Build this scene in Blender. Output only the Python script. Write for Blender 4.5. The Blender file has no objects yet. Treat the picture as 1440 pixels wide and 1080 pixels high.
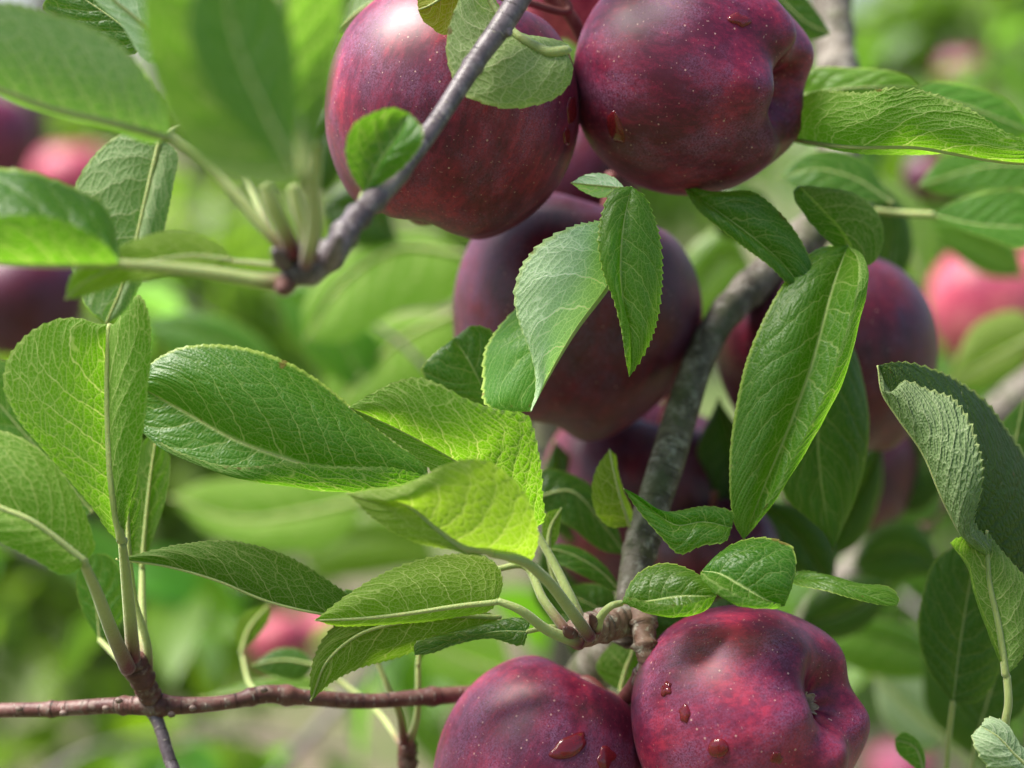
import bpy, math, random
import numpy as np
from mathutils import Vector, Matrix
from mathutils.bvhtree import BVHTree

random.seed(7)
rng = np.random.RandomState(7)
C = bpy.context.scene
COL = C.collection

# ------------------------------------------------------------------ camera, world, sun, exposure
CAM = np.array([0.0, 0.0, 1.5])
PITCH = math.radians(-8)
FPX = 2541.0                                   # focal length in pixels of a 1440 px wide frame
RT = np.array([1.0, 0, 0])
FW = np.array([0, math.cos(PITCH), math.sin(PITCH)])
UP = np.array([0, -math.sin(PITCH), math.cos(PITCH)])
cd = bpy.data.cameras.new('camera')
cam = bpy.data.objects.new('camera', cd)
COL.objects.link(cam)
cam.location = CAM
cam.rotation_euler = (math.radians(90) + PITCH, 0, 0)
cd.sensor_width = 36
cd.lens = FPX / 1440 * 36
cd.clip_start = 0.02
cd.clip_end = 500
cd.dof.use_dof = True
cd.dof.focus_distance = 0.582
cd.dof.aperture_fstop = (cd.lens / 1000) / 0.0145
cd.dof.aperture_blades = 0
C.camera = cam

SUN_EL, SUN_AZ = 60.0, -90.0                   # azimuth measured from +Y (behind the apples) towards +X
w = bpy.data.worlds.new('World')
C.world = w
w.use_nodes = True
nt = w.node_tree
nt.nodes.clear()
sky = nt.nodes.new('ShaderNodeTexSky')
sky.sky_type = 'NISHITA'
sky.sun_disc = False
sky.sun_elevation = math.radians(SUN_EL)
sky.sun_rotation = math.radians(SUN_AZ)
sky.dust_density = 2.5
bg = nt.nodes.new('ShaderNodeBackground')
bg.inputs[1].default_value = 0.075
wo = nt.nodes.new('ShaderNodeOutputWorld')
nt.links.new(sky.outputs[0], bg.inputs[0])
nt.links.new(bg.outputs[0], wo.inputs[0])
ld = bpy.data.lights.new('sun', 'SUN')
ld.energy = 4.8
ld.angle = math.radians(34)
ld.color = (1.0, 0.96, 0.88)
sun = bpy.data.objects.new('sun', ld)
COL.objects.link(sun)
_e, _a = math.radians(SUN_EL), math.radians(SUN_AZ)
sd = Vector((math.cos(_e) * math.sin(_a), math.cos(_e) * math.cos(_a), math.sin(_e)))
sun.rotation_euler = sd.to_track_quat('Z', 'Y').to_euler()
C.view_settings.view_transform = 'Standard'
C.view_settings.look = 'None'
C.view_settings.exposure = 1.38
C.view_settings.gamma = 1
C.view_settings.use_curve_mapping = False
C.render.engine = 'CYCLES'
C.cycles.use_denoising = True
C.cycles.max_bounces = 8
C.cycles.transparent_max_bounces = 6
C.cycles.sample_clamp_indirect = 6

# ------------------------------------------------------------------ helpers
def P(x, y, d):
    """the point that stands d metres in front of the camera and is seen at pixel x, y"""
    return CAM + d * (FW + RT * ((x - 720) / FPX) + UP * (-(y - 540) / FPX))

def PX(d):
    return d / FPX

def crom(pts, n):
    """centripetal-ish Catmull-Rom, resampled at n points evenly by length"""
    p = np.array(pts, float)
    if len(p) == 2:
        t = np.linspace(0, 1, n)[:, None]
        return p[0] * (1 - t) + p[1] * t
    q = np.vstack([2 * p[0] - p[1], p, 2 * p[-1] - p[-2]])
    out = []
    for i in range(1, len(q) - 2):
        p0, p1, p2, p3 = q[i - 1], q[i], q[i + 1], q[i + 2]
        l1 = max(np.linalg.norm(p2[:3] - p1[:3]), 1e-9)
        l0 = max(np.linalg.norm(p1[:3] - p0[:3]), 1e-9)
        l2 = max(np.linalg.norm(p3[:3] - p2[:3]), 1e-9)
        m1 = ((p2 - p1) / l1 * l0 + (p1 - p0) / l0 * l1) / (l0 + l1) * l1
        m2 = ((p3 - p2) / l2 * l1 + (p2 - p1) / l1 * l2) / (l1 + l2) * l1
        for k in range(24):
            t = k / 24
            t2, t3 = t * t, t * t * t
            out.append((2*t3-3*t2+1)*p1 + (t3-2*t2+t)*m1 + (-2*t3+3*t2)*p2 + (t3-t2)*m2)
    out.append(p[-1])
    o = np.array(out)
    s = np.concatenate([[0], np.cumsum(np.linalg.norm(np.diff(o[:, :3], axis=0), axis=1))])
    u = np.linspace(0, s[-1], n)
    return np.stack([np.interp(u, s, o[:, k]) for k in range(o.shape[1])], 1)

def empty(name, loc, label=None, cat=None, group=None):
    o = bpy.data.objects.new(name, None)
    COL.objects.link(o)
    o.location = loc
    o.empty_display_size = 0.02
    tag(o, label, cat, group)
    return o

def tag(o, label=None, cat=None, group=None, kind=None):
    if label: o['label'] = label
    if cat: o['category'] = cat
    if group: o['group'] = group
    if kind: o['kind'] = kind
    return o

def world_origin(p):
    o = np.zeros(3)
    while p is not None:
        o += np.array(p.location)
        p = p.parent
    return o

def mesh_obj(name, verts, faces, mat, parent=None, origin=None, uvs=None, attrs=None, smooth=True):
    """verts in world space; the object's origin is put at origin (default: first vertex) and parented without inverse"""
    verts = np.asarray(verts, float)
    if origin is None:
        origin = verts[0]
    origin = np.array(origin, float)
    me = bpy.data.meshes.new(name)
    loc = verts - origin
    f = np.asarray(faces, dtype=np.int32)
    me.vertices.add(len(verts))
    me.vertices.foreach_set('co', loc.astype(np.float32).ravel())
    k = f.shape[1]
    me.loops.add(f.size)
    me.loops.foreach_set('vertex_index', f.ravel())
    me.polygons.add(len(f))
    me.polygons.foreach_set('loop_start', np.arange(0, f.size, k, dtype=np.int32))
    if uvs:
        for un, uv in uvs.items():
            l = me.uv_layers.new(name=un)
            l.data.foreach_set('uv', np.asarray(uv, np.float32)[f.ravel()].ravel())
    if attrs:
        for an, av in attrs.items():
            a = me.attributes.new(an, 'FLOAT', 'POINT')
            a.data.foreach_set('value', np.asarray(av, np.float32))
    me.update(calc_edges=True)
    me.validate()
    if smooth:
        me.polygons.foreach_set('use_smooth', np.ones(len(me.polygons), dtype=bool))
    me.materials.append(mat)
    o = bpy.data.objects.new(name, me)
    COL.objects.link(o)
    if parent is not None:
        o.parent = parent
        o.location = origin - world_origin(parent)
    else:
        o.location = origin
    return o

def grid_faces(nu, nv, wrap=False, flip=False):
    """nu rows x nv columns of vertices"""
    i = np.arange(nu - 1)[:, None]
    j = np.arange(nv if wrap else nv - 1)[None, :]
    a = i * nv + j
    b = i * nv + (j + 1) % nv
    c = (i + 1) * nv + (j + 1) % nv
    d = (i + 1) * nv + j
    f = np.stack([a + 0 * b, b, c, d], -1).reshape(-1, 4)
    return f[:, ::-1] if flip else f

def sm(a, b, x):
    t = np.clip((x - a) / (b - a), 0, 1)
    return t * t * (3 - 2 * t)

# ------------------------------------------------------------------ node helpers
class NT:
    def __init__(s, name):
        s.m = bpy.data.materials.new(name)
        s.m.use_nodes = True
        s.t = s.m.node_tree
        s.t.nodes.clear()
    def n(s, typ, **k):
        x = s.t.nodes.new('ShaderNode' + typ)
        for a, b in k.items():
            setattr(x, a, b)
        return x
    def put(s, sock, v):
        if isinstance(v, bpy.types.NodeSocket):
            s.t.links.new(v, sock)
        else:
            try:
                sock.default_value = v
            except Exception:
                sock.default_value = (*v, 1.0) if len(v) == 3 else v
    def math(s, op, a, b=None, c=None, clamp=False):
        x = s.n('Math', operation=op, use_clamp=clamp)
        s.put(x.inputs[0], a)
        if b is not None: s.put(x.inputs[1], b)
        if c is not None: s.put(x.inputs[2], c)
        return x.outputs[0]
    def mix(s, f, a, b, mode='MIX'):
        x = s.n('Mix', data_type='RGBA', blend_type=mode)
        s.put(x.inputs[0], f)
        s.put(x.inputs[6], a if isinstance(a, bpy.types.NodeSocket) else (*a, 1))
        s.put(x.inputs[7], b if isinstance(b, bpy.types.NodeSocket) else (*b, 1))
        return x.outputs[2]
    def ramp(s, f, lo, hi, a=0.0, b=1.0):
        x = s.n('MapRange', interpolation_type='SMOOTHSTEP')
        s.put(x.inputs[0], f); s.put(x.inputs[1], lo); s.put(x.inputs[2], hi)
        s.put(x.inputs[3], a); s.put(x.inputs[4], b)
        return x.outputs[0]
    def noise(s, vec, scale, detail=3, rough=0.5, dim='3D'):
        x = s.n('TexNoise', noise_dimensions=dim)
        if vec is not None: s.t.links.new(vec, x.inputs['Vector'])
        s.put(x.inputs['Scale'], scale); s.put(x.inputs['Detail'], detail); s.put(x.inputs['Roughness'], rough)
        return x.outputs[0]
    def voro(s, vec, scale, feature='F1', dim='3D', rand=1.0):
        x = s.n('TexVoronoi', feature=feature, voronoi_dimensions=dim)
        if vec is not None: s.t.links.new(vec, x.inputs['Vector'])
        s.put(x.inputs['Scale'], scale); s.put(x.inputs['Randomness'], rand)
        return x
    def vmul(s, vec, v):
        x = s.n('VectorMath', operation='MULTIPLY')
        s.put(x.inputs[0], vec); s.put(x.inputs[1], v)
        return x.outputs[0]
    def vadd(s, vec, v):
        x = s.n('VectorMath', operation='ADD')
        s.put(x.inputs[0], vec); s.put(x.inputs[1], v)
        return x.outputs[0]
    def comb(s, a, b, c=0.0):
        x = s.n('CombineXYZ')
        s.put(x.inputs[0], a); s.put(x.inputs[1], b); s.put(x.inputs[2], c)
        return x.outputs[0]
    def sep(s, v):
        x = s.n('SeparateXYZ'); s.put(x.inputs[0], v)
        return x.outputs
    def bump(s, h, dist, strength=1.0, normal=None):
        x = s.n('Bump')
        s.put(x.inputs['Strength'], strength); s.put(x.inputs['Distance'], dist); s.put(x.inputs['Height'], h)
        if normal is not None: s.put(x.inputs['Normal'], normal)
        return x.outputs[0]
    def pbr(s, color, rough, normal=None, spec=0.5, **k):
        x = s.n('BsdfPrincipled')
        s.put(x.inputs['Base Color'], color); s.put(x.inputs['Roughness'], rough)
        s.put(x.inputs['Specular IOR Level'], spec)
        if normal is not None: s.put(x.inputs['Normal'], normal)
        for a, b in k.items():
            s.put(x.inputs[a.replace('_', ' ')], b)
        return x.outputs[0]
    def out(s, sh):
        o = s.n('OutputMaterial')
        s.t.links.new(sh, o.inputs[0])
        return s.m

# ------------------------------------------------------------------ materials
def leaf_material(name, veins=True):
    M = NT(name)
    info = M.n('ObjectInfo')
    cs = M.n('SeparateColor'); M.t.links.new(info.outputs['Color'], cs.inputs[0])
    bright, yellow, white = cs.outputs
    rnd = info.outputs['Random']
    back = M.n('NewGeometry').outputs['Backfacing']
    oc = M.n('TexCoord').outputs['Object']
    big = M.noise(oc, 38, 2)
    fine = M.noise(oc, 1500, 2, 0.7)
    if veins:
        uv = M.n('UVMap', uv_map='vein').outputs[0]
        ph, s_, _z = M.sep(uv)
        met = M.n('UVMap', uv_map='met').outputs[0]
        wv = M.n('TexNoise', noise_dimensions='2D'); M.t.links.new(met, wv.inputs['Vector'])
        M.put(wv.inputs['Scale'], 0.22); M.put(wv.inputs['Detail'], 2)
        ph = M.math('ADD', ph, M.math('MULTIPLY', M.math('SUBTRACT', wv.outputs[0], 0.5), 0.28))
        a_s = M.math('ABSOLUTE', s_)
        d = M.math('MULTIPLY', M.math('ABSOLUTE', M.math('SUBTRACT', M.math('FRACT', ph), 0.5)), 2.0)
        wid = M.ramp(a_s, 0.0, 0.95, 0.085, 0.035)
        sec = M.math('SUBTRACT', 1.0, M.math('DIVIDE', d, wid), clamp=True)
        sec = M.math('MULTIPLY', M.ramp(sec, 0.0, 0.7), M.ramp(a_s, 0.82, 0.97, 1.0, 0.25))
        wide = M.ramp(d, 0.0, 0.42, 1.0, 0.0)               # broad furrow along each vein
        # ladder veins between the secondaries, then the fine net
        lad = M.comb(M.math('MULTIPLY', ph, 2.1), M.math('MULTIPLY', M.sep(met)[1], 0.42))
        v1 = M.voro(lad, 1.0, 'DISTANCE_TO_EDGE', '2D').outputs['Distance']
        ter = M.ramp(v1, 0.0, 0.075, 1.0, 0.0)
        v2 = M.voro(met, 0.85, 'DISTANCE_TO_EDGE', '2D').outputs['Distance']
        net = M.ramp(v2, 0.0, 0.13, 1.0, 0.0)
        v2s = M.ramp(v2, 0.0, 0.5)
        v1s = M.ramp(v1, 0.0, 0.35)
        mid = M.ramp(a_s, 0.0, 0.035, 1.0, 0.0)
        vein = M.math('MAXIMUM', sec, mid)
        vein = M.math('MAXIMUM', vein, M.math('MULTIPLY', ter, 0.62))
        vein = M.math('MAXIMUM', vein, M.math('MULTIPLY', net, 0.36))
        rim = M.ramp(a_s, 0.935, 0.99)
        hgt = M.math('ADD', M.math('MULTIPLY', v1s, 0.5), M.math('MULTIPLY', v2s, 0.22))
        hgt = M.math('SUBTRACT', hgt, M.math('MULTIPLY', wide, 0.40))
        hgt = M.math('SUBTRACT', hgt, M.math('MULTIPLY', sec, 0.12))
    else:
        vein = 0.0; rim = 0.0; hgt = fine
    # upper side
    top = M.mix(big, (0.016, 0.076, 0.003), (0.038, 0.132, 0.005))
    top = M.mix(M.math('MULTIPLY', vein, 0.40), top, (0.26, 0.38, 0.13))
    top = M.mix(M.ramp(info.outputs['Alpha'], 1.22, 1.3), top, (0.010, 0.036, 0.004))
    if veins: top = M.mix(M.math('MULTIPLY', mid, 0.8), top, (0.40, 0.50, 0.20))
    top = M.mix(M.math('MULTIPLY', rim, 0.8), top, (0.36, 0.46, 0.09))
    und = M.mix(big, (0.046, 0.135, 0.009), (0.080, 0.185, 0.018))
    und = M.mix(M.math('MULTIPLY', white, 0.60), und, (0.40, 0.49, 0.33))
    und = M.mix(M.math('MULTIPLY', M.noise(oc, 2600, 2, 0.8), M.math('ADD', 0.05, M.math('MULTIPLY', white, 0.40))), und, (0.46, 0.53, 0.36))
    und = M.mix(M.math('MULTIPLY', vein, 0.85), und, M.mix(white, (0.50, 0.58, 0.24), (0.74, 0.80, 0.62)))
    und = M.mix(M.math('MULTIPLY', rim, 0.6), und, (0.42, 0.48, 0.18))
    und = M.mix(M.math('MULTIPLY', fine, 0.10), und, (0.30, 0.42, 0.16))
    col = M.mix(back, top, und)
    col = M.mix(M.math('MULTIPLY', yellow, 0.55), col, (0.34, 0.38, 0.02))
    spot = M.noise(oc, 230, 3, 0.62)
    sp2 = M.ramp(spot, 0.71, 0.76, 0.0, 0.6)
    if veins:
        edge_n = M.math('ADD', M.noise(oc, 75, 3, 0.6), M.math('MULTIPLY', M.ramp(a_s, 0.80, 1.0), 0.14))
        sp2 = M.math('MAXIMUM', sp2, M.ramp(edge_n, 0.77, 0.81, 0.0, 0.7))
    col = M.mix(sp2, col, (0.13, 0.06, 0.018))
    col = M.mix(M.ramp(M.noise(oc, 22, 2), 0.52, 0.72, 0.0, 0.2), col, (0.15, 0.20, 0.012))
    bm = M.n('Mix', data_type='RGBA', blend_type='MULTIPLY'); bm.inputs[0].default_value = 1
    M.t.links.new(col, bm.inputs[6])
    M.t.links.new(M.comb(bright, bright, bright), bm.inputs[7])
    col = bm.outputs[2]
    tr = M.mix(yellow, (0.19, 0.56, 0.003), (0.60, 0.72, 0.008))
    tr = M.mix(M.math('MULTIPLY', vein, 0.85), tr, (0.95, 1.0, 0.26))
    tr = M.mix(M.ramp(info.outputs['Alpha'], 1.22, 1.3), tr, M.mix(back, (0.04, 0.13, 0.004), (0.20, 0.46, 0.03)))
    tr = M.mix(sp2, tr, (0.25, 0.10, 0.01))
    tr = M.mix(M.math('MULTIPLY', big, 0.4), tr, (0.15, 0.42, 0.006))
    tr = M.mix(M.math('MULTIPLY', white, 0.35), tr, (0.30, 0.46, 0.16))
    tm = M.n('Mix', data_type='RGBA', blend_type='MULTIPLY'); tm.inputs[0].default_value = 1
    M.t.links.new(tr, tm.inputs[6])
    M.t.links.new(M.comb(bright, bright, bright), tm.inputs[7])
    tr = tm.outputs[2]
    # relief: cells stand proud above, veins stand proud below
    nrm = M.bump(hgt, 0.00055 if veins else 0.0002, info.outputs['Alpha'])
    nrm = M.bump(fine, 0.00012, 0.5, nrm)
    rough = M.math('ADD', M.math('MULTIPLY', back, 0.28), M.math('ADD', 0.34, M.math('MULTIPLY', fine, 0.12)))
    spec = M.math('SUBTRACT', 0.42, M.math('MULTIPLY', back, 0.24))
    pb = M.pbr(col, rough, nrm, spec)
    trb = M.n('BsdfTranslucent'); M.put(trb.inputs[0], tr); M.put(trb.inputs[1], nrm)
    mx = M.n('MixShader')
    M.put(mx.inputs[0], M.math('ADD', 0.38, M.math('MULTIPLY', back, M.math('SUBTRACT', 0.20, M.math('MULTIPLY', white, 0.24)))))
    M.t.links.new(pb, mx.inputs[1]); M.t.links.new(trb.outputs[0], mx.inputs[2])
    return M.out(mx.outputs[0])

def petiole_material():
    M = NT('petiole')
    red = M.n('Attribute', attribute_name='red').outputs['Fac']
    oc = M.n('TexCoord').outputs['Object']
    f = M.noise(oc, 900, 3, 0.7)
    g = M.noise(oc, 120, 2)
    c = M.mix(g, (0.20, 0.28, 0.045), (0.36, 0.42, 0.12))
    c = M.mix(M.math('MULTIPLY', f, 0.35), c, (0.44, 0.46, 0.28))
    c = M.mix(M.math('MULTIPLY', red, M.math('ADD', 0.5, M.math('MULTIPLY', g, 0.8)), clamp=True), c, (0.11, 0.008, 0.020))
    nrm = M.bump(M.math('ADD', f, M.math('MULTIPLY', M.noise(M.vmul(oc, (1, 1, 0.2)), 1800, 2), 0.8)), 0.0003, 0.8)
    return M.out(M.pbr(c, 0.55, nrm, 0.35, Sheen_Weight=0.25, Subsurface_Weight=0.15, Subsurface_Scale=0.002))

def bark_material(name, a, b, c2, moss=0.0, ringscale=260, lent=(0.34, 0.30, 0.25), rough=0.62, bumpd=0.0007):
    """u runs along the wood in mm, v round it"""
    M = NT(name)
    uv = M.n('UVMap', uv_map='met').outputs[0]
    oc = M.n('TexCoord').outputs['Object']
    ms = M.noise(oc, 70, 4, 0.6)
    fs = M.noise(oc, 600, 4, 0.65)
    rg = M.noise(M.vmul(uv, (0.9, 0.06, 1)), 1.0, 4, 0.6)
    patch = M.noise(oc, 190, 5, 0.7)
    col = M.mix(M.ramp(ms, 0.35, 0.65), a, b)
    col = M.mix(M.ramp(patch, 0.5, 0.62), col, c2)
    col = M.mix(M.ramp(rg, 0.60, 0.68, 0.0, 0.75), col, (0.025, 0.018, 0.014))
    vl = M.voro(M.vmul(uv, (0.45, 0.16, 1)), 1.0, 'F1', '2D')
    lm = M.math('MULTIPLY', M.ramp(vl.outputs['Distance'], 0.07, 0.15, 1.0, 0.0), M.math('GREATER_THAN', M.sep(vl.outputs['Color'])[0], 0.5))
    col = M.mix(M.math('MULTIPLY', lm, 0.75), col, lent)
    col = M.mix(M.math('MULTIPLY', M.ramp(fs, 0.45, 0.7), 0.3), col, (0.02, 0.015, 0.012))
    if moss:
        col = M.mix(M.ramp(M.noise(oc, 45, 5, 0.7), 0.48, 0.62, 0.0, moss), col, (0.055, 0.075, 0.018))
    h = M.math('ADD', M.math('MULTIPLY', fs, 0.6), M.math('SUBTRACT', M.math('MULTIPLY', lm, 0.6), M.math('MULTIPLY', M.ramp(rg, 0.58, 0.68), 1.0)))
    h = M.math('ADD', h, M.math('MULTIPLY', patch, 0.5))
    nrm = M.bump(h, bumpd, 0.9)
    return M.out(M.pbr(col, rough, nrm, 0.35))

def apple_material(name, dark, mid, bright, streak_lo=0.44, streak_hi=0.66, bloom=0.42, marks=1.0, rough=0.45, bloomc=(0.36, 0.17, 0.34)):
    M = NT(name)
    oc = M.n('TexCoord').outputs['Object']
    rnd = M.n('ObjectInfo').outputs['Random']
    p = M.vadd(oc, M.comb(rnd, M.math('MULTIPLY', rnd, 3.0), 0.0))
    # streaks run from stem to calyx
    st = M.noise(M.vmul(p, (1, 1, 0.16)), 210, 5, 0.65)
    st2 = M.noise(M.vmul(p, (1, 1, 0.35)), 620, 3, 0.7)
    blot = M.noise(p, 34, 3, 0.55)
    mott = M.noise(M.vmul(p, (1, 1, 0.55)), 620, 4, 0.8)
    grain = M.noise(p, 2300, 2, 0.8)
    f = M.math('ADD', M.math('MULTIPLY', st, 0.46), M.math('MULTIPLY', blot, 0.54))
    f = M.math('ADD', f, M.math('MULTIPLY', M.math('SUBTRACT', mott, 0.5), 0.42))
    f = M.math('ADD', f, M.math('MULTIPLY', M.math('SUBTRACT', grain, 0.5), 0.22))
    col = M.mix(M.ramp(f, streak_lo - 0.07, streak_lo + 0.07), dark, mid)
    col = M.mix(M.ramp(f, streak_lo + 0.04, streak_hi), col, bright)
    col = M.mix(M.math('MULTIPLY', M.ramp(st2, 0.5, 0.75), 0.35), col, mid)
    # waxy bloom, a pale dust on the skin itself, patchy and rubbed
    bl = M.math('MULTIPLY', M.ramp(M.noise(p, 52, 4, 0.6), 0.36, 0.68), M.ramp(M.noise(p, 1500, 3, 0.85), 0.38, 0.62))
    col = M.mix(M.math('MULTIPLY', bl, bloom), col, bloomc)
    # lenticels
    v = M.voro(p, 330, 'F1')
    pick = M.sep(v.outputs['Color'])[0]
    rad = M.math('MULTIPLY', pick, 0.13)
    dots = M.math('MULTIPLY', M.math('LESS_THAN', v.outputs['Distance'], rad), M.math('GREATER_THAN', pick, 0.45))
    v3 = M.voro(p, 560, 'F1')
    p3 = M.sep(v3.outputs['Color'])[1]
    d3 = M.math('MULTIPLY', M.math('LESS_THAN', v3.outputs['Distance'], 0.12), M.math('GREATER_THAN', p3, 0.62))
    # little pale crescents where the skin has split round the lenticels
    q = M.vadd(p, M.vmul(M.vadd(M.n('TexNoise').outputs[1], (-0.5, -0.5, -0.5)), (0.003, 0.003, 0.003)))
    v2 = M.voro(q, 300, 'F1')
    dv = M.n('VectorMath', operation='SUBTRACT'); M.t.links.new(q, dv.inputs[0])
    pos = M.vmul(v2.outputs['Position'], (1.0, 1.0, 1.0)); M.t.links.new(pos, dv.inputs[1])
    dz = M.sep(dv.outputs[0])[2]
    ring = M.math('LESS_THAN', M.math('ABSOLUTE', M.math('SUBTRACT', v2.outputs['Distance'], 0.27)), 0.024)
    low = M.math('LESS_THAN', dz, -0.0008)
    sel = M.math('GREATER_THAN', M.sep(v2.outputs['Color'])[0], 0.22)
    side = M.ramp(M.noise(p, 30, 2), 0.38, 0.50)
    cres = M.math('MULTIPLY', M.math('MULTIPLY', ring, low), M.math('MULTIPLY', sel, side))
    mk = M.math('MAXIMUM', M.math('MULTIPLY', dots, 0.78), M.math('MULTIPLY', d3, 0.45))
    mk = M.math('MULTIPLY', M.math('MAXIMUM', mk, M.math('MULTIPLY', cres, 0.6)), marks)
    col = M.mix(mk, col, (0.60, 0.34, 0.30))
    # russet scars
    rus = M.ramp(M.noise(p, 48, 6, 0.72), 0.70, 0.74)
    col = M.mix(M.math('MULTIPLY', rus, 0.55), col, (0.30, 0.16, 0.10))
    h = M.math('ADD', M.math('ADD', M.math('MULTIPLY', mott, 0.5), M.math('MULTIPLY', grain, 0.4)), M.math('MULTIPLY', mk, 0.5))
    nrm = M.bump(h, 0.00010, 0.7)
    nrm = M.bump(M.noise(p, 60, 2), 0.0006, 0.3, nrm)
    r = M.math('ADD', rough - 0.06, M.math('MULTIPLY', bl, 0.22))
    return M.out(M.pbr(col, r, nrm, 0.42, Sheen_Weight=0.04, Sheen_Roughness=0.5, Sheen_Tint=(0.75, 0.65, 0.95, 1)))

def simple(name, a, b, scale=200, rough=0.7, bd=0.0003, spec=0.3):
    M = NT(name)
    oc = M.n('TexCoord').outputs['Object']
    n = M.noise(oc, scale, 4, 0.65)
    return M.out(M.pbr(M.mix(n, a, b), rough, M.bump(n, bd, 0.8), spec))

MAT_LEAF = leaf_material('apple_leaf')
MAT_LEAF_FAR = leaf_material('apple_leaf_far', False)
MAT_PET = petiole_material()
MAT_LIMB = bark_material('limb_bark', (0.075, 0.058, 0.042), (0.17, 0.145, 0.115), (0.30, 0.27, 0.235), moss=0.6, bumpd=0.0009)
MAT_TWIG = bark_material('twig_bark', (0.085, 0.065, 0.072), (0.17, 0.135, 0.145), (0.22, 0.185, 0.195), rough=0.38, bumpd=0.0003)
MAT_RTWIG = bark_material('red_twig_bark', (0.075, 0.024, 0.022), (0.14, 0.058, 0.048), (0.17, 0.115, 0.095), rough=0.5, bumpd=0.0004)
MAT_SPUR = bark_material('spur_bark', (0.13, 0.065, 0.045), (0.26, 0.16, 0.12), (0.33, 0.29, 0.24), rough=0.6, bumpd=0.0006)
MAT_STEM = simple('fruit_stem', (0.10, 0.018, 0.022), (0.20, 0.07, 0.055), 420, 0.5)
MAT_CALYX = simple('dry_calyx', (0.20, 0.12, 0.065), (0.60, 0.48, 0.34), 900, 0.9)
MAT_APPLE = apple_material('dark_red_apple_skin', (0.085, 0.005, 0.024), (0.170, 0.009, 0.038), (0.36, 0.020, 0.054), 0.46, 0.68)
MAT_APPLE_SHADE = apple_material('shaded_apple_skin', (0.050, 0.004, 0.012), (0.085, 0.006, 0.018), (0.15, 0.010, 0.026), bloom=0.40, marks=0.5, bloomc=(0.15, 0.11, 0.24))  # darker copy of the apple skin with the shade put into its colour
MAT_APPLE_PINK = apple_material('rose_red_apple_skin', (0.24, 0.016, 0.05), (0.42, 0.04, 0.09), (0.60, 0.16, 0.16), bloom=0.25)

# ------------------------------------------------------------------ builders
def tube(name, path, mat, parent, d0=0.0, rings=None, segs=14, n=None, rough=0.0, red=None, knob=(), seed=0, flat_end=False):
    """path: (x, y, depth_m, diameter_px). rings: list of (t, height_mm, width) scars. red: (t0, t1) -> red at start"""
    q = []
    for (x, y, d, wpx) in path:
        p = P(x, y, d)
        q.append((*p, wpx * 0.5 * PX(d)))
    L = sum(np.linalg.norm(np.array(q[i + 1][:3]) - np.array(q[i][:3])) for i in range(len(q) - 1))
    if n is None:
        n = int(max(12, min(260, L / 0.0007)))
    c = crom(q, n)
    return tube_pts(name, c[:, :3], c[:, 3], mat, parent, rings, segs, rough, red, knob, seed)

def tube_pts(name, pts, rad, mat, parent, rings=None, segs=14, rough=0.0, red=None, knob=(), seed=0):
    n = len(pts)
    t = np.linspace(0, 1, n)
    rad = rad.copy()
    for (tc, h, wd) in (rings or ()):
        rad += h * 0.001 * np.exp(-((t - tc) / wd) ** 2)
    tan = np.gradient(pts, axis=0)
    tan /= np.linalg.norm(tan, axis=1)[:, None] + 1e-12
    nr = np.cross(tan[0], [0.3, 0.2, 0.9]); nr /= np.linalg.norm(nr)
    ang = np.arange(segs) / segs * 2 * math.pi
    V = np.zeros((n, segs, 3))
    r2 = np.random.RandomState(seed + 11)
    K = [(r2.uniform(3, 30), r2.randint(1, 4), r2.uniform(0, 6.28), r2.uniform(0.3, 1)) for _ in range(9)]
    met = np.zeros((n, segs, 2))
    Ls = np.concatenate([[0], np.cumsum(np.linalg.norm(np.diff(pts, axis=0), axis=1))])
    for i in range(n):
        nr = nr - tan[i] * np.dot(nr, tan[i]); nr /= np.linalg.norm(nr)
        b = np.cross(tan[i], nr)
        rr = np.full(segs, rad[i])
        if rough:
            m = sum(w_ * np.sin(f * t[i] * 2 + k * ang + ph) for f, k, ph, w_ in K) / 9
            rr = rr * (1 + rough * m * 2.2)
        V[i] = pts[i] + (np.cos(ang)[:, None] * nr + np.sin(ang)[:, None] * b) * rr[:, None]
        met[i, :, 0] = Ls[i] * 1000
        met[i, :, 1] = np.abs(ang - math.pi) * rad[i] * 1000
    # closed caps
    verts = np.vstack([V.reshape(-1, 3), pts[0] - tan[0] * rad[0] * 0.4, pts[-1] + tan[-1] * rad[-1] * 0.4])
    f = grid_faces(n, segs, wrap=True)
    a, bb = n * segs, n * segs + 1
    cap = [[a, (j + 1) % segs, j, j] for j in range(segs)] + [[bb, (n - 1) * segs + j, (n - 1) * segs + (j + 1) % segs, (n - 1) * segs + (j + 1) % segs] for j in range(segs)]
    me = bpy.data.meshes.new(name)
    fl = [list(map(int, x)) for x in f] + [[int(x) for x in c[:3]] for c in cap]
    origin = pts[0].copy()
    me.from_pydata([tuple(v) for v in (verts - origin)], [], fl)
    mv = np.vstack([met.reshape(-1, 2), [0, 0], [Ls[-1] * 1000, 0]])
    l = me.uv_layers.new(name='met')
    li = np.zeros(len(me.loops), dtype=np.int32); me.loops.foreach_get('vertex_index', li)
    l.data.foreach_set('uv', mv[li].astype(np.float32).ravel())
    if red is not None:
        rv = 1 - sm(red[0], red[1], np.repeat(t, segs))
        rv = np.concatenate([rv, [rv[0], rv[-1]]])
        at = me.attributes.new('red', 'FLOAT', 'POINT')
        at.data.foreach_set('value', rv.astype(np.float32))
    me.polygons.foreach_set('use_smooth', np.ones(len(me.polygons), dtype=bool))
    me.materials.append(mat)
    o = bpy.data.objects.new(name, me)
    COL.objects.link(o)
    o.parent = parent
    o.location = origin - world_origin(parent) if parent is not None else origin
    return o

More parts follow.
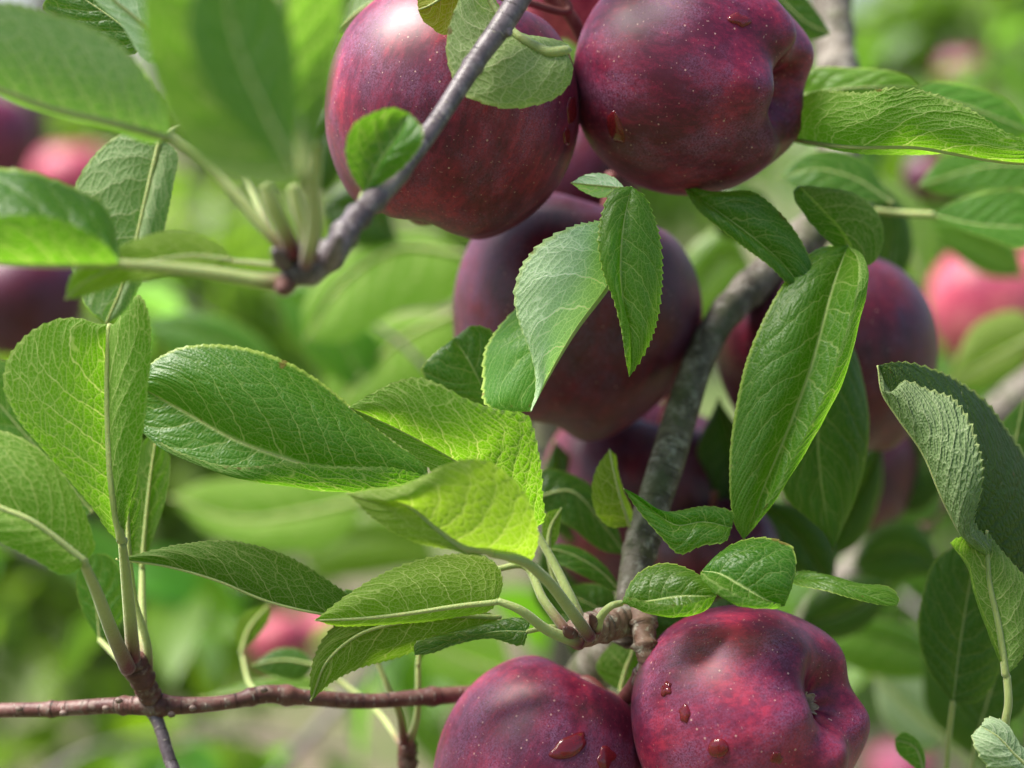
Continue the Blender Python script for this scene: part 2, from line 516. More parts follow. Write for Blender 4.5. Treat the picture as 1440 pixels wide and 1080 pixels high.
LEAF_N = [0]
def leaf(parent, d, mid, L, R, front='top', bulge=(0, 0), pet=None, pw=(9, 12), red=(0.0, 0.25), bright=1.0, yellow=0.0, white=0.0,
         nv=8, nu=170, ns=18, tooth=0.9, wave=0.6, relief=0.5, ribw=(8, 2.2), label=None, slope=0.20, seed=None, name='leaf', Lk=None, Rk=None):
    """a leaf blade lofted between its midrib and its two margins. Points are (x, y[, mm farther than d])."""
    LEAF_N[0] += 1
    sd_ = LEAF_N[0] * 13 + 5 if seed is None else seed
    r = np.random.RandomState(sd_)
    def W(p):
        z = p[2] if len(p) > 2 else 0.0
        return P(p[0], p[1], d + z * 0.001)
    m = [W(p) for p in mid]
    Mc = crom(m, nu)
    Ec = []
    for E in (L, R):
        e = crom([m[0]] + [W(p) for p in E] + [m[-1]], nu)
        Ec.append(e)
    t = np.linspace(0, 1, nu)
    Lmm = np.linalg.norm(np.diff(Mc, axis=0), axis=1).sum() * 1000
    s1 = 1 - (1 - np.linspace(0, 1, ns)) ** 1.35
    to = CAM - Mc.mean(0)
    grids = []
    for k, e in enumerate(Ec):
        K = (Lk, Rk)[k]
        v = e - Mc
        wl = np.linalg.norm(v, axis=1)
        Q = None
        if K:
            Kc = crom([m[0]] + [W(p) for p in K] + [m[-1]], nu)
            Q = 2 * Kc - (Mc + e) / 2
            wl = np.linalg.norm(Kc - Mc, axis=1) + np.linalg.norm(e - Kc, axis=1)
            v = Kc - Mc
        per = 2.4
        x = t * Lmm / per + r.uniform(0, 1)
        x = x + 0.25 * np.sin(x * 0.9 + r.uniform(0, 6))
        saw = (x % 1.0) ** 1.4 - 0.5
        env = np.minimum(1, np.sin(math.pi * np.clip(t, 0, 1)) * 5)
        if Q is None:
            G = Mc[:, None, :] + v[:, None, :] * s1[None, :, None]
        else:
            a_ = s1[None, :, None]
            G = (1 - a_) ** 2 * Mc[:, None, :] + 2 * a_ * (1 - a_) * Q[:, None, :] + a_ ** 2 * e[:, None, :]
        tn = np.gradient(Mc, axis=0); tn /= np.linalg.norm(tn, axis=1)[:, None]
        dirv = v / (np.linalg.norm(v, axis=1)[:, None] + 1e-9)
        ed = dirv if Q is None else (e - Q) / (np.linalg.norm(e - Q, axis=1)[:, None] + 1e-9)
        edge = sm(0.86, 1.0, s1)
        G += (ed * (saw * env * tooth * 0.001)[:, None])[:, None, :] * edge[None, :, None]
        nrm = np.cross(tn, dirv)
        nl = np.linalg.norm(nrm, axis=1)[:, None] + 1e-9
        nrm = nrm / nl
        nmean = nrm[nu // 4: 3 * nu // 4].mean(0)
        sg = 1.0 if np.dot(nmean, to) > 0 else -1.0
        nrm = nrm * sg                                     # towards the camera
        h = bulge[k] * 0.001 * np.sin(math.pi * s1 ** 0.9)[None, :] * np.sin(math.pi * np.clip(t, 0.02, 0.98))[:, None] ** 0.6
        ph1, ph2, ph3 = r.uniform(0, 6.28, 3)
        ww = wave * 0.001 * (np.sin(t * Lmm / 9.5 + ph1)[:, None] * 0.8 * s1[None, :] ** 2
                             + np.sin(t * Lmm / 4.1 + ph2)[:, None] * 0.35 * s1[None, :] ** 4
                             + np.sin(t * Lmm / 22 + ph3)[:, None] * 0.9 * s1[None, :])
        ww = ww * np.minimum(1, wl * 1000 / 5)[:, None]
        side = 1.0 if k == 0 else -1.0
        # vein phase and the pillow between the side veins
        off = r.uniform(0, 1)
        phase = nv * (t[:, None] ** 0.92 - slope * s1[None, :] - 0.09 * s1[None, :] ** 2.6) + off + 0.12 * np.sin(t * 17 + ph1)[:, None] + 20
        dd = np.abs((phase % 1.0) - 0.5) * 2
        pil = (dd ** 0.6) * 0.00042 * np.sin(math.pi * np.clip(s1, 0, 1))[None, :] * np.minimum(1, wl * 1000 / 8)[:, None]
        fs = 1.0 if front == 'top' else -1.0
        if k == 1:
            # is the second half seen from the same side?
            fs = fs * same_side(Mc, Ec)
        G = G + nrm[:, None, :] * (h + ww + pil * fs)[:, :, None]
        met = np.stack([np.repeat((t * Lmm)[:, None], ns, 1) + 100 * k, (wl * 1000)[:, None] * s1[None, :]], -1)
        grids.append((G, phase, met, sg))
    A, B = grids
    G = np.concatenate([A[0][:, ::-1], B[0]], 1)
    PHs = np.concatenate([A[1][:, ::-1], B[1]], 1)
    S = np.concatenate([-s1[::-1], s1])
    MT = np.concatenate([A[2][:, ::-1], B[2]], 1)
    nvv = 2 * ns
    f = grid_faces(nu, nvv).reshape(nu - 1, nvv - 1, 4)
    f = np.delete(f, ns - 1, 1).reshape(-1, 4)
    # orientation: the L half's face normal towards the camera means "top is seen"
    i0, j0 = nu // 2, ns // 2
    n0 = np.cross(G[i0, j0 + 1] - G[i0, j0], G[i0 + 1, j0] - G[i0, j0])
    seen = np.dot(n0, to) > 0
    if (front == 'top') != seen:
        f = f[:, ::-1]
    uv = np.stack([PHs, np.repeat(S[None, :], nu, 0)], -1).reshape(-1, 2)
    # the UV of the two halves meets at the midrib; the phase of the left half is used there
    o = mesh_obj(name, G.reshape(-1, 3), f, MAT_LEAF, parent, origin=Mc[0], uvs={'vein': uv, 'met': MT.reshape(-1, 2)})
    o.color = (bright, yellow, white, relief)
    if label: o['label'] = label
    # midrib: a cord let into the blade, proud on the underside
    un = np.zeros(3)
    for (Gk, _, _, _) in grids:
        pass
    tn = np.gradient(Mc, axis=0); tn /= np.linalg.norm(tn, axis=1)[:, None]
    acc = np.zeros_like(Mc)
    fn = np.cross(G[:, ns + 1] - G[:, ns - 2], tn)
    acc = fn / (np.linalg.norm(fn, axis=1)[:, None] + 1e-12)
    # fn orientation relative to the blade's top
    nface = np.cross(G[i0, j0 + 1] - G[i0, j0], G[i0 + 1, j0] - G[i0, j0])
    if (front == 'top') != seen: nface = -nface
    if np.dot(acc[i0], nface) < 0: acc = -acc
    st = max(1, nu // 60)
    rr = (np.linspace(ribw[0], ribw[1], nu) * (0.5 if front == 'under' else 0.38) * PX(d))
    pts = (Mc - acc * (rr * (0.72 if front == 'top' and same_side(Mc, Ec) > 0 else 0.55))[:, None])[::st]
    if len(pts) > 3:
        pts = np.vstack([pts[:-1], Mc[-1]])
    ro = tube_pts('midrib', pts, rr[::st][:len(pts)], MAT_PET, o, segs=8, red=(-1, -0.5))
    if pet:
        q = [(mid[0][0], mid[0][1], d + (mid[0][2] if len(mid[0]) > 2 else 0) * 0.001, pw[0])]
        for i, p in enumerate(pet):
            q.append((p[0], p[1], d + (p[2] if len(p) > 2 else 0) * 0.001, pw[0] + (pw[1] - pw[0]) * (i + 1) / len(pet)))
        q = [(a_, b_, c_, w_ * 0.84) for a_, b_, c_, w_ in q[::-1]]
        tube('petiole', q, MAT_PET, o, segs=10, red=red, n=40)
    return o

def same_side(Mc, Ec):
    """+1 when both margins lie on opposite screen sides of the midrib (an open leaf), -1 when one half is folded over"""
    i = len(Mc) // 2
    tn = Mc[i + 1] - Mc[i - 1]
    to = CAM - Mc[i]
    a = np.dot(np.cross(tn, Ec[0][i] - Mc[i]), to)
    b = np.dot(np.cross(tn, Ec[1][i] - Mc[i]), to)
    return 1.0 if a * b < 0 else -1.0

def cam_vec(x, y, z):
    """x right, y up, z away from the camera -> world direction"""
    v = RT * x + UP * y + FW * z
    return Vector(v / np.linalg.norm(v))

def apple(cx, cy, d, rpx, calyx, label, mat=None, elong=1.0, lobes=0.05, group=None, seed=0, cup=0.30, taper=0.12, spin=0.0,
          stem=None, res=(110, 140), name='apple', shoulder=0.0):
    """cx, cy, d: middle of the fruit; rpx: equatorial radius in pixels; calyx: direction of its blossom end (x right, y up, z away)"""
    R = rpx * PX(d)
    c = P(cx, cy, d)
    root = empty(name, c, label, 'apple', group)
    nu_, nv_ = res
    a = np.linspace(0, math.pi, nu_)[:, None]
    ph = np.linspace(0, 2 * math.pi, nv_, endpoint=False)[None, :] + spin
    r2 = np.random.RandomState(seed + 3)
    H = R * elong
    rr = np.sin(a) ** 0.93 * (1 + taper * np.cos(a)) + 0 * ph
    zz = np.cos(a) * (1.0 + 0 * ph)
    wl = sm(0.55, 0.95, a / math.pi)
    lo = np.cos(5 * ph + 0.3 * np.sin(ph)) * (0.8 + 0.35 * np.cos(ph + r2.uniform(0, 6)))
    rr = rr * (1 + lobes * lo * wl)
    zz = zz - 0.9 * lobes * lo * sm(0.55, 0.85, a / math.pi) * (1 - sm(0.9, 1.0, a / math.pi))
    rr = rr * (1 + 0.018 * np.cos(2 * ph + r2.uniform(0, 6)) + 0.012 * np.cos(3 * ph + a * 2 + r2.uniform(0, 6)))
    rho = np.sin(a)
    # stem cavity and calyx basin
    zz = zz - (0.42 + 0.03 * lo) * np.exp(-(rho / 0.26) ** 2) * (a < math.pi / 2)
    basin = np.exp(-(rho / 0.30) ** 2) * (1 + 0.25 * lo * np.clip(rho / 0.3, 0, 1)) * (a > math.pi / 2)
    zz = zz + cup * basin
    zz = zz + 0.02 * np.cos(ph + r2.uniform(0, 6)) * rho
    X = R * rr * np.cos(ph); Y = R * rr * np.sin(ph); Z = H * zz
    loc = np.stack([X, Y, Z], -1).reshape(-1, 3)
    dirv = cam_vec(*calyx)
    q = (-dirv).to_track_quat('Z', 'Y').to_matrix()
    Mq = np.array(q)
    # keep the object's own axes along the fruit so the skin pattern follows it
    me = bpy.data.meshes.new('skin')
    f = grid_faces(nu_, nv_, wrap=True, flip=True)
    me.from_pydata([tuple(v) for v in loc], [], [list(map(int, x)) for x in f])
    me.polygons.foreach_set('use_smooth', np.ones(len(me.polygons), dtype=bool))
    me.materials.append(mat or MAT_APPLE)
    me.update()
    o = bpy.data.objects.new('skin', me); COL.objects.link(o); o.parent = root
    o.rotation_euler = q.to_euler()
    # calyx: five dry sepals in the basin with a tuft of stamens
    zb = float(Z[-1].mean())
    vs, fs = [], []
    for k in range(5):
        an = 2 * math.pi * k / 5 + r2.uniform(-0.2, 0.2)
        ln = R * r2.uniform(0.13, 0.19)
        wd = R * 0.055
        bend = r2.uniform(0.4, 1.0)
        rows = 7
        b0 = len(vs)
        for i in range(rows):
            u = i / (rows - 1)
            rad_ = R * 0.03 + ln * u * (0.55 + 0.2 * bend) - 0.3 * ln * u * u * bend
            zz_ = zb - ln * (0.75 * u - 0.25 * u * u * bend) + R * 0.01
            wv = wd * (1 - u) ** 0.7
            for sgn in (-1, 0, 1):
                tx = math.cos(an) * rad_ - math.sin(an) * wv * sgn
                ty = math.sin(an) * rad_ + math.cos(an) * wv * sgn
                vs.append((tx, ty, zz_ - abs(sgn) * wd * 0.4))
        for i in range(rows - 1):
            for j in range(2):
                p0 = b0 + i * 3 + j
                fs.append((p0, p0 + 1, p0 + 4, p0 + 3))
    for k in range(14):
        an, rd = r2.uniform(0, 6.28), R * r2.uniform(0, 0.05)
        x0, y0 = math.cos(an) * rd, math.sin(an) * rd
        x1, y1 = x0 * 1.8 + r2.uniform(-1, 1) * R * 0.02, y0 * 1.8 + r2.uniform(-1, 1) * R * 0.02
        h_ = R * r2.uniform(0.06, 0.13); e_ = R * 0.006
        b0 = len(vs)
        vs += [(x0 - e_, y0, zb), (x0 + e_, y0, zb), (x0, y0 + e_, zb), (x1, y1, zb - h_)]
        fs += [(b0, b0 + 1, b0 + 3), (b0 + 1, b0 + 2, b0 + 3), (b0 + 2, b0, b0 + 3)]
    mc = bpy.data.meshes.new('calyx'); mc.from_pydata(vs, [], fs)
    mc.materials.append(MAT_CALYX)
    co = bpy.data.objects.new('calyx', mc); COL.objects.link(co); co.parent = root
    co.rotation_euler = q.to_euler()
    so = co.modifiers.new('s', 'SOLIDIFY'); so.thickness = R * 0.008
    # stem
    if stem is None:
        zt = float(Z[0].mean())
        pts = np.array([(0, 0, zt - R * 0.05), (R * 0.02, 0, zt + R * 0.25), (R * 0.08, R * 0.03, zt + R * 0.6)])
        pts = (Mq @ pts.T).T + c
        cc = crom([tuple(p) + (R * 0.035,) for p in pts], 20)
        tube_pts('stem', cc[:, :3], cc[:, 3] + np.linspace(0, R * 0.02, 20) ** 1.0, MAT_STEM, root, segs=10)
    elif stem:
        zt = float(Z[0].mean())
        s0 = Mq @ np.array([0, 0, zt - R * 0.05]) + c
        s1_ = Mq @ np.array([0, 0, zt + R * 0.30]) + c
        pts = [tuple(s0) + (stem[0][3] * 0.5 * PX(stem[0][2]),), tuple(s1_) + (stem[0][3] * 0.5 * PX(stem[0][2]),)]
        for (x, y, dd, wpx) in stem:
            pts.append(tuple(P(x, y, dd)) + (wpx * 0.5 * PX(dd),))
        cc = crom(pts, 40)
        tube_pts('stem', cc[:, :3], cc[:, 3], MAT_STEM, root, segs=12, rings=[(0.97, 0.5, 0.02)], rough=0.05)
    o['_c'] = 0
    del o['_c']
    wl_ = (Mq @ loc.T).T + c
    root_bvh = BVHTree.FromPolygons([tuple(v) for v in wl_], [list(map(int, x)) for x in f])
    APPLES[root.name] = root_bvh
    return root

APPLES = {}
MW = NT('water')
MAT_WATER = MW.out(MW.pbr((0.42, 0.035, 0.055), 0.01, None, 0.5, Transmission_Weight=0.7, IOR=1.33, Coat_Weight=0.6, Coat_Roughness=0.02))

def drop(on, x, y, rx, ry, label, ang=0.0, h=0.6, seed=0, irr=0.15, name='water_drop'):
    """a drop of water lying on the skin; outline radii in pixels"""
    r = np.random.RandomState(seed)
    bvh = APPLES[on.name]
    nr, na = 12, 40
    K = [(k, r.uniform(-1, 1) * irr / k ** 0.6, r.uniform(0, 6.28)) for k in range(2, 7)]
    top, bot = [], []
    ca, sa = math.cos(ang), math.sin(ang)
    for i in range(nr + 1):
        q = i / nr
        for j in range(na):
            a = 2 * math.pi * j / na
            k = 1 + sum(A * math.cos(n * a + p) for n, A, p in K)
            dx, dy = rx * q * k * math.cos(a), ry * q * k * math.sin(a)
            px, py = x + dx * ca - dy * sa, y + dx * sa + dy * ca
            di = Vector(P(px, py, 1.0) - CAM).normalized()
            hit, nn, _, _ = bvh.ray_cast(Vector(CAM), di)
            if hit is None: return None
            if nn.dot(di) > 0: nn = -nn
            hh = h * 0.001 * (1 - q ** 2.2) ** 0.5 + 0.00006 * (1 - q ** 4)
            top.append(hit + nn * (hh + 0.00002)); bot.append(hit + nn * 0.00004 * (1 - q ** 4) - nn * (0.00012 * (q ** 8)))
    f = grid_faces(nr + 1, na, wrap=True)
    n0 = len(top)
    allv = np.array([tuple(v) for v in top + bot])
    F = np.vstack([f, f[:, ::-1] + n0])
    e = np.array([[nr * na + j, nr * na + (j + 1) % na, n0 + nr * na + (j + 1) % na, n0 + nr * na + j] for j in range(na)])
    F = np.vstack([F, e[:, ::-1]])
    cen = allv[:n0].mean(0)
    dn = np.cross(allv[na * 3 + 10] - allv[na * 3], allv[na * 3 + 20] - allv[na * 3])
    if np.dot(np.cross(allv[f[200][1]] - allv[f[200][0]], allv[f[200][2]] - allv[f[200][1]]), CAM - cen) < 0:
        F = F[:, ::-1]
    o = mesh_obj(name, allv, F, MAT_WATER, None, origin=cen)
    import bmesh
    bm = bmesh.new(); bm.from_mesh(o.data)
    bmesh.ops.recalc_face_normals(bm, faces=bm.faces[:])
    bm.to_mesh(o.data); bm.free()
    return tag(o, label, 'water drop')
#==SPLIT==
# ------------------------------------------------------------------ large structure: ground, far orchard
def ground():
    M = NT('orchard_floor')
    g = M.n('NewGeometry').outputs['Position']
    a = M.noise(g, 0.55, 5, 0.6)
    b = M.noise(g, 7, 5, 0.7)
    c = M.noise(g, 60, 4, 0.7)
    col = M.mix(M.ramp(a, 0.42, 0.60), (0.17, 0.13, 0.10), (0.07, 0.13, 0.022))
    col = M.mix(M.ramp(b, 0.45, 0.65, 0, 0.6), col, (0.12, 0.17, 0.045))
    col = M.mix(M.math('MULTIPLY', c, 0.5), col, (0.07, 0.06, 0.04))
    mat = M.out(M.pbr(col, 0.9, M.bump(c, 0.02, 0.7), 0.2))
    n = 60
    x = np.sign(np.linspace(-1, 1, n)) * np.abs(np.linspace(-1, 1, n)) ** 2.2 * 120
    X, Y = np.meshgrid(x, x + 8.0, indexing='ij')
    Z = 0.03 * np.sin(X * 1.3) * np.cos(Y * 0.9)
    Z = Z + np.clip(Y - 14, 0, 200) * 0.03
    o = mesh_obj('ground', np.stack([X, Y, Z], -1).reshape(-1, 3), grid_faces(n, n), mat, None, origin=(0, 0, 0))
    tag(o, kind='structure')
ground()

def gz(x, y):
    return 0.03 * math.sin(x * 1.3) * math.cos(y * 0.9) + max(0, y - 14) * 0.03

def proto_leaf_mesh(name, length, width, cup, bend, nu=9, ns=3):
    t = np.linspace(0, 1, nu)
    s = np.linspace(-1, 1, 2 * ns - 1)
    T, S = np.meshgrid(t, s, indexing='ij')
    wv = width * 0.5 * np.sin(math.pi * T ** 0.85) ** 0.8
    X = S * wv
    Y = T * length
    Z = -bend * T ** 2 * length + cup * np.abs(S) * wv - 0.08 * wv * np.sin(T * 14) * np.abs(S)
    V = np.stack([X, Y, Z], -1).reshape(-1, 3)
    return V, grid_faces(nu, 2 * ns - 1)
LV = [proto_leaf_mesh('l', 0.085, 0.045, c, b) for c, b in ((0.5, 0.2), (0.25, 0.5), (0.8, 0.1), (-0.1, 0.35))]
LV_LOW = [proto_leaf_mesh('l', 0.09, 0.048, c, b, 5, 2) for c, b in ((0.5, 0.2), (0.25, 0.5), (0.8, 0.1))]
SHARED = []
for i, (V, F) in enumerate(LV):
    me = bpy.data.meshes.new('leaf')
    me.from_pydata([tuple(v) for v in V], [], [list(map(int, f)) for f in F])
    me.polygons.foreach_set('use_smooth', np.ones(len(me.polygons), dtype=bool))
    me.materials.append(MAT_LEAF_FAR)
    SHARED.append(me)

def rand_rot(r, droop=0.35):
    az = r.uniform(0, 2 * math.pi)
    return Matrix.Rotation(az, 3, 'Z') @ Matrix.Rotation(r.uniform(-0.9, 0.5) - droop, 3, 'X') @ Matrix.Rotation(r.uniform(-0.9, 0.9), 3, 'Y')

def spray(name, path, label, nleaf, seed, cat='twig', group=None, mat=None, scale=1.0):
    """an out-of-focus leafy twig: wood plus single leaves along it"""
    r = np.random.RandomState(seed)
    p0 = P(path[0][0], path[0][1], path[0][2])
    root = empty(name, p0, label, cat, group)
    tube('wood', path, mat or MAT_TWIG, root, segs=8, n=24, rough=0.04, seed=seed)
    q = crom([tuple(P(a, b, c)) for a, b, c, _ in path], 60)
    for k in range(nleaf):
        b = q[int(r.uniform(6, 59))]
        me = SHARED[r.randint(len(SHARED))]
        o = bpy.data.objects.new('leaf', me)
        COL.objects.link(o)
        o.parent = root
        R3 = rand_rot(r)
        offv = R3 @ Vector((0, 0.012, 0))
        o.location = Vector(b - p0) + offv
        o.rotation_euler = R3.to_euler()
        sc = r.uniform(0.75, 1.15) * scale
        o.scale = (sc, sc, sc)
        pale = r.uniform() < 0.3  # pale ones carry the sheen of glossy leaves in their colour
        o.color = (r.uniform(1.3, 1.8) if pale else r.uniform(0.55, 1.25), 0.0 if pale else r.uniform(0, 0.5), 1.0 if pale else r.uniform(0, 0.6), 1)
    return root

def far_tree(x, y, h, spread, nl, seed, label, napple=14, trunk_r=0.07, low=0.55, leaf_scale=1.0, mat_apple=None):
    r = np.random.RandomState(seed)
    z0 = gz(x, y) - 0.05
    root = empty('apple_tree', (x, y, z0), label, 'tree', 'apple trees standing across the orchard')
    pts = [(x, y, z0, trunk_r * 1.3), (x + r.uniform(-.1, .1), y, z0 + h * 0.25, trunk_r), (x + r.uniform(-.15, .15), y + r.uniform(-.1, .1), z0 + h * 0.6, trunk_r * 0.6), (x, y, z0 + h * 0.95, trunk_r * 0.15)]
    c = crom(pts, 30)
    tube_pts('trunk', c[:, :3], c[:, 3], MAT_LIMB, root, segs=10, rough=0.08, seed=seed)
    tips = []
    for k in range(12):
        zz = z0 + h * r.uniform(0.22, 0.85)
        i = int(np.argmin(abs(c[:, 2] - zz)))
        a = r.uniform(0, 6.28)
        ln = spread * r.uniform(0.6, 1.0) * (1.15 - 0.6 * (zz - z0) / h)
        e = c[i, :3] + np.array([math.cos(a) * ln, math.sin(a) * ln, ln * r.uniform(-0.1, 0.45)])
        m = (c[i, :3] + e) / 2 + np.array([0, 0, r.uniform(-.05, .12)])
        b = crom([(*c[i, :3], trunk_r * 0.4), (*m, trunk_r * 0.25), (*e, trunk_r * 0.08)], 14)
        tube_pts('limb', b[:, :3], b[:, 3], MAT_LIMB, root, segs=6, rough=0.05, seed=k)
        tips.append(b[:, :3])
    V, F = [], []
    n0 = 0
    cols = len(LV_LOW[0][0])
    for k in range(nl):
        b = tips[r.randint(len(tips))]
        p = b[r.randint(3, len(b))] + r.normal(0, 0.11, 3)
        if p[2] < z0 + low * h * 0.4: continue
        Vl, Fl = LV_LOW[r.randint(len(LV_LOW))]
        R3 = np.array(rand_rot(r))
        V.append((R3 @ (Vl * r.uniform(0.7, 1.2) * leaf_scale).T).T + p)
        F.append(Fl + n0); n0 += cols
    cr = mesh_obj('crown', np.vstack(V), np.vstack(F), MAT_LEAF_FAR, root, origin=(x, y, z0 + h * 0.6))
    cr['kind'] = 'stuff'
    cr.color = (r.uniform(0.85, 1.2), r.uniform(0.1, 0.45), r.uniform(0.2, 0.6), 1)
    return root, tips

# ------------------------------------------------------------------ the fruit in front
A1 = apple(636, 158, 0.622, 178, (-0.26, -0.94, 0.10), 'large dark red apple behind the slanting twig, a curled leaf lying over it', elong=1.02, lobes=0.05, seed=1, taper=0.02, cup=0.22,
           stem=[(800, 10, 0.63, 12), (780, -20, 0.63, 14)])
A2 = apple(976, 112, 0.628, 168, (0.86, -0.20, -0.46), 'dark red apple at the top with its blossom end facing right, by the ribbed leaf', elong=1.0, lobes=0.06, seed=5, taper=0.08, cup=0.46, spin=0.5,
           stem=[(800, 20, 0.64, 18), (770, -10, 0.64, 20)])
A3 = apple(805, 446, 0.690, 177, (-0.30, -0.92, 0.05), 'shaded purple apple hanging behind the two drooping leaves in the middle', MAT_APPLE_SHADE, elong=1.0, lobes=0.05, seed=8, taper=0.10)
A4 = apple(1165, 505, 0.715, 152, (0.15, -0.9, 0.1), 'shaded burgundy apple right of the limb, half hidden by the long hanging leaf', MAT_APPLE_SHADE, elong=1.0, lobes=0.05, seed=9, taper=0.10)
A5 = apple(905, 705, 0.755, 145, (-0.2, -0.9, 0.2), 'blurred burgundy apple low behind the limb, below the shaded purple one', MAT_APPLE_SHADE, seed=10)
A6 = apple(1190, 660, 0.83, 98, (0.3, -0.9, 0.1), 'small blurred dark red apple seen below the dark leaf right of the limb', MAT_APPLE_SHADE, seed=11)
A7 = apple(757, 1085, 0.618, 148, (-0.45, -0.85, -0.1), 'purple red apple at the bottom left of the pair, with a ragged wet patch', elong=1.12, lobes=0.045, seed=12, taper=0.08,
           stem=[(868, 990, 0.612, 20), (890, 968, 0.608, 24), (905, 945, 0.606, 27)])
A8 = apple(1055, 1012, 0.600, 163, (0.72, 0.34, -0.58), 'rosy purple apple at the bottom right of the pair, its dry calyx in view', elong=0.97, lobes=0.06, seed=14, taper=0.10, cup=0.42, spin=0.2,
           stem=None)
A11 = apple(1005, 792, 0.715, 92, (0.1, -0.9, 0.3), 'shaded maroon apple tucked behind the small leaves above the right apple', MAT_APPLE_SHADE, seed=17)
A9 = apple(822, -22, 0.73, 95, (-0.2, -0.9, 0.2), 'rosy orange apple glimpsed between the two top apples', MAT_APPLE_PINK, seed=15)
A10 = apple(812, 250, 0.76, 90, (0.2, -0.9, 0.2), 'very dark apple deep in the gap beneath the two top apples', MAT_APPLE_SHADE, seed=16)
BGA = 'blurred apples on the branches behind'
for i, (x, y, d, r, v, m, lb) in enumerate([
    (1398, 432, 1.35, 92, (0, -1, 0.1), MAT_APPLE_PINK, 'bright pink blurred apple at the right edge above the curled leaf'),
    (35, 425, 1.35, 88, (0, -1, 0.1), MAT_APPLE_SHADE, 'dark blurred apple at the left edge above the upright leaf'),
    (105, 262, 3.0, 62, (0, -1, 0.1), MAT_APPLE_PINK, 'pink blurred apple at the left behind the upper leaves'),
    (-25, 200, 1.8, 75, (0, -1, 0.1), MAT_APPLE, 'blurred crimson apple cut by the left edge of the view'),
    (392, 905, 1.6, 42, (0, -1, 0.1), MAT_APPLE_PINK, 'small pink blurred apple above the level twig'),
    (465, 885, 1.75, 36, (0, -1, 0.1), MAT_APPLE_PINK, 'smallest pink blurred apple, partly behind the tip of a bright leaf'),
    (1355, 108, 3.3, 38, (0, -1, 0.1), MAT_APPLE, 'mauve pink apple far behind the ribbed leaf at the top right'),
    (1305, 250, 1.3, 34, (0, -1, 0.1), MAT_APPLE_SHADE, 'small dark blurred apple below the ribbed leaf on the right'),
    (1268, 1092, 2.6, 46, (0, -1, 0.1), MAT_APPLE, 'faint reddish blurred apple at the bottom edge right of the glossy one')]):
    apple(x, y, d, r, v, lb, m, group=BGA, seed=30 + i, res=(40, 48))

# ------------------------------------------------------------------ the thick limb with the wood and the leaves growing from it
LIMB = empty('limb', P(1170, -60, 0.80), 'thick mossy grey limb running down through the middle, with its leaves', 'branch')
tube('wood', [(1165, -80, .80, 54), (1170, 20, .79, 56), (1178, 110, .77, 58), (1180, 210, .75, 62), (1166, 290, .73, 60), (1118, 350, .705, 52),
              (1062, 398, .69, 48), (1012, 452, .675, 44), (985, 505, .665, 43), (962, 570, .655, 47), (938, 650, .645, 49), (912, 730, .635, 48), (896, 790, .628, 47), (888, 850, .622, 44), (882, 905, .622, 40)],
     MAT_LIMB, LIMB, segs=28, rings=[(0.88, 0.7, 0.006), (0.865, 0.5, 0.005), (0.895, 0.6, 0.005), (0.91, 0.6, 0.006), (0.47, 1.1, 0.012), (0.58, 0.9, 0.012), (0.62, 0.6, 0.008), (0.12, 0.9, 0.01), (0.07, 0.8, 0.01), (0.18, 0.8, 0.01)], rough=0.07, seed=3)
tube('side_branch', [(900, 850, .64, 40), (880, 900, .66, 60), (845, 930, .68, 64), (800, 985, .70, 62), (760, 1060, .72, 60), (740, 1140, .73, 60)], MAT_LIMB, LIMB, segs=20, rough=0.07, seed=5)
tube('spur', [(905, 868, .615, 52), (872, 872, .608, 46), (845, 880, .600, 42), (822, 888, .592, 40), (805, 893, .588, 34), (792, 898, .586, 16)], MAT_SPUR, LIMB, segs=20,
     rings=[(0.28, 0.8, 0.02), (0.36, 0.9, 0.018), (0.45, 0.8, 0.018), (0.54, 1.0, 0.02), (0.62, 0.6, 0.02), (0.75, 1.0, 0.04), (0.88, 0.8, 0.03)], rough=0.14, seed=7)
tube('spur', [(893, 845, .615, 40), (902, 872, .606, 37), (906, 895, .602, 33), (908, 912, .600, 34), (911, 930, .600, 26), (907, 947, .602, 27), (900, 962, .605, 24)], MAT_SPUR, LIMB, segs=20,
     rings=[(0.36, 1.3, 0.018), (0.39, -0.5, 0.02), (0.57, 1.2, 0.018), (0.61, -0.5, 0.02), (0.70, 0.5, 0.012), (0.75, 0.5, 0.012), (0.80, 0.5, 0.012), (0.86, 0.6, 0.012)], rough=0.10, seed=8)
tube('bud', [(806, 893, .585, 16), (799, 888, .582, 17), (793, 882, .580, 5)], MAT_RTWIG, LIMB, segs=10, n=16)
tube('bud', [(835, 882, .585, 12), (834, 872, .582, 13), (830, 864, .580, 4)], MAT_RTWIG, LIMB, segs=10, n=16)
# C group: leaves in the middle
leaf(LIMB, .588, [(905, 330, 20), (872, 372, 12), (850, 408, 3), (810, 462, 0), (770, 530, 0), (745, 579, 0)],
     [(880, 300, 12), (845, 309, 2), (800, 319, -6), (755, 345, -8), (728, 385, -9), (722, 412, -8), (728, 450, -7), (743, 490, -5), (751, 520, -3), (752, 550, -1)],
     [(870, 330, 26), (800, 400, 30), (735, 425, 24), (700, 460, 20), (682, 492, 16), (679, 530, 12), (685, 572, 6), (712, 579, 3)],
     front='under', bulge=(5, 3), white=1.0, bright=1.9, nv=7, ribw=(9, 3), wave=0.3, relief=0.25)
leaf(LIMB, .578, [(888, 262, 6), (876, 320, 2), (872, 380, 0), (878, 450, 0), (885, 530, 2)],
     [(862, 266, 6), (846, 300, 3), (840, 345, 0), (847, 385, -1), (863, 425, -2), (875, 465, -2), (881, 505, -1)],
     [(905, 275, 6), (920, 310, 6), (931, 365, 6), (930, 420, 5), (920, 468, 3), (903, 505, 2)],
     front='top', bulge=(2.5, 2.5), bright=1.15, yellow=0.1, relief=0.35, nv=7, ribw=(3, 1.5))
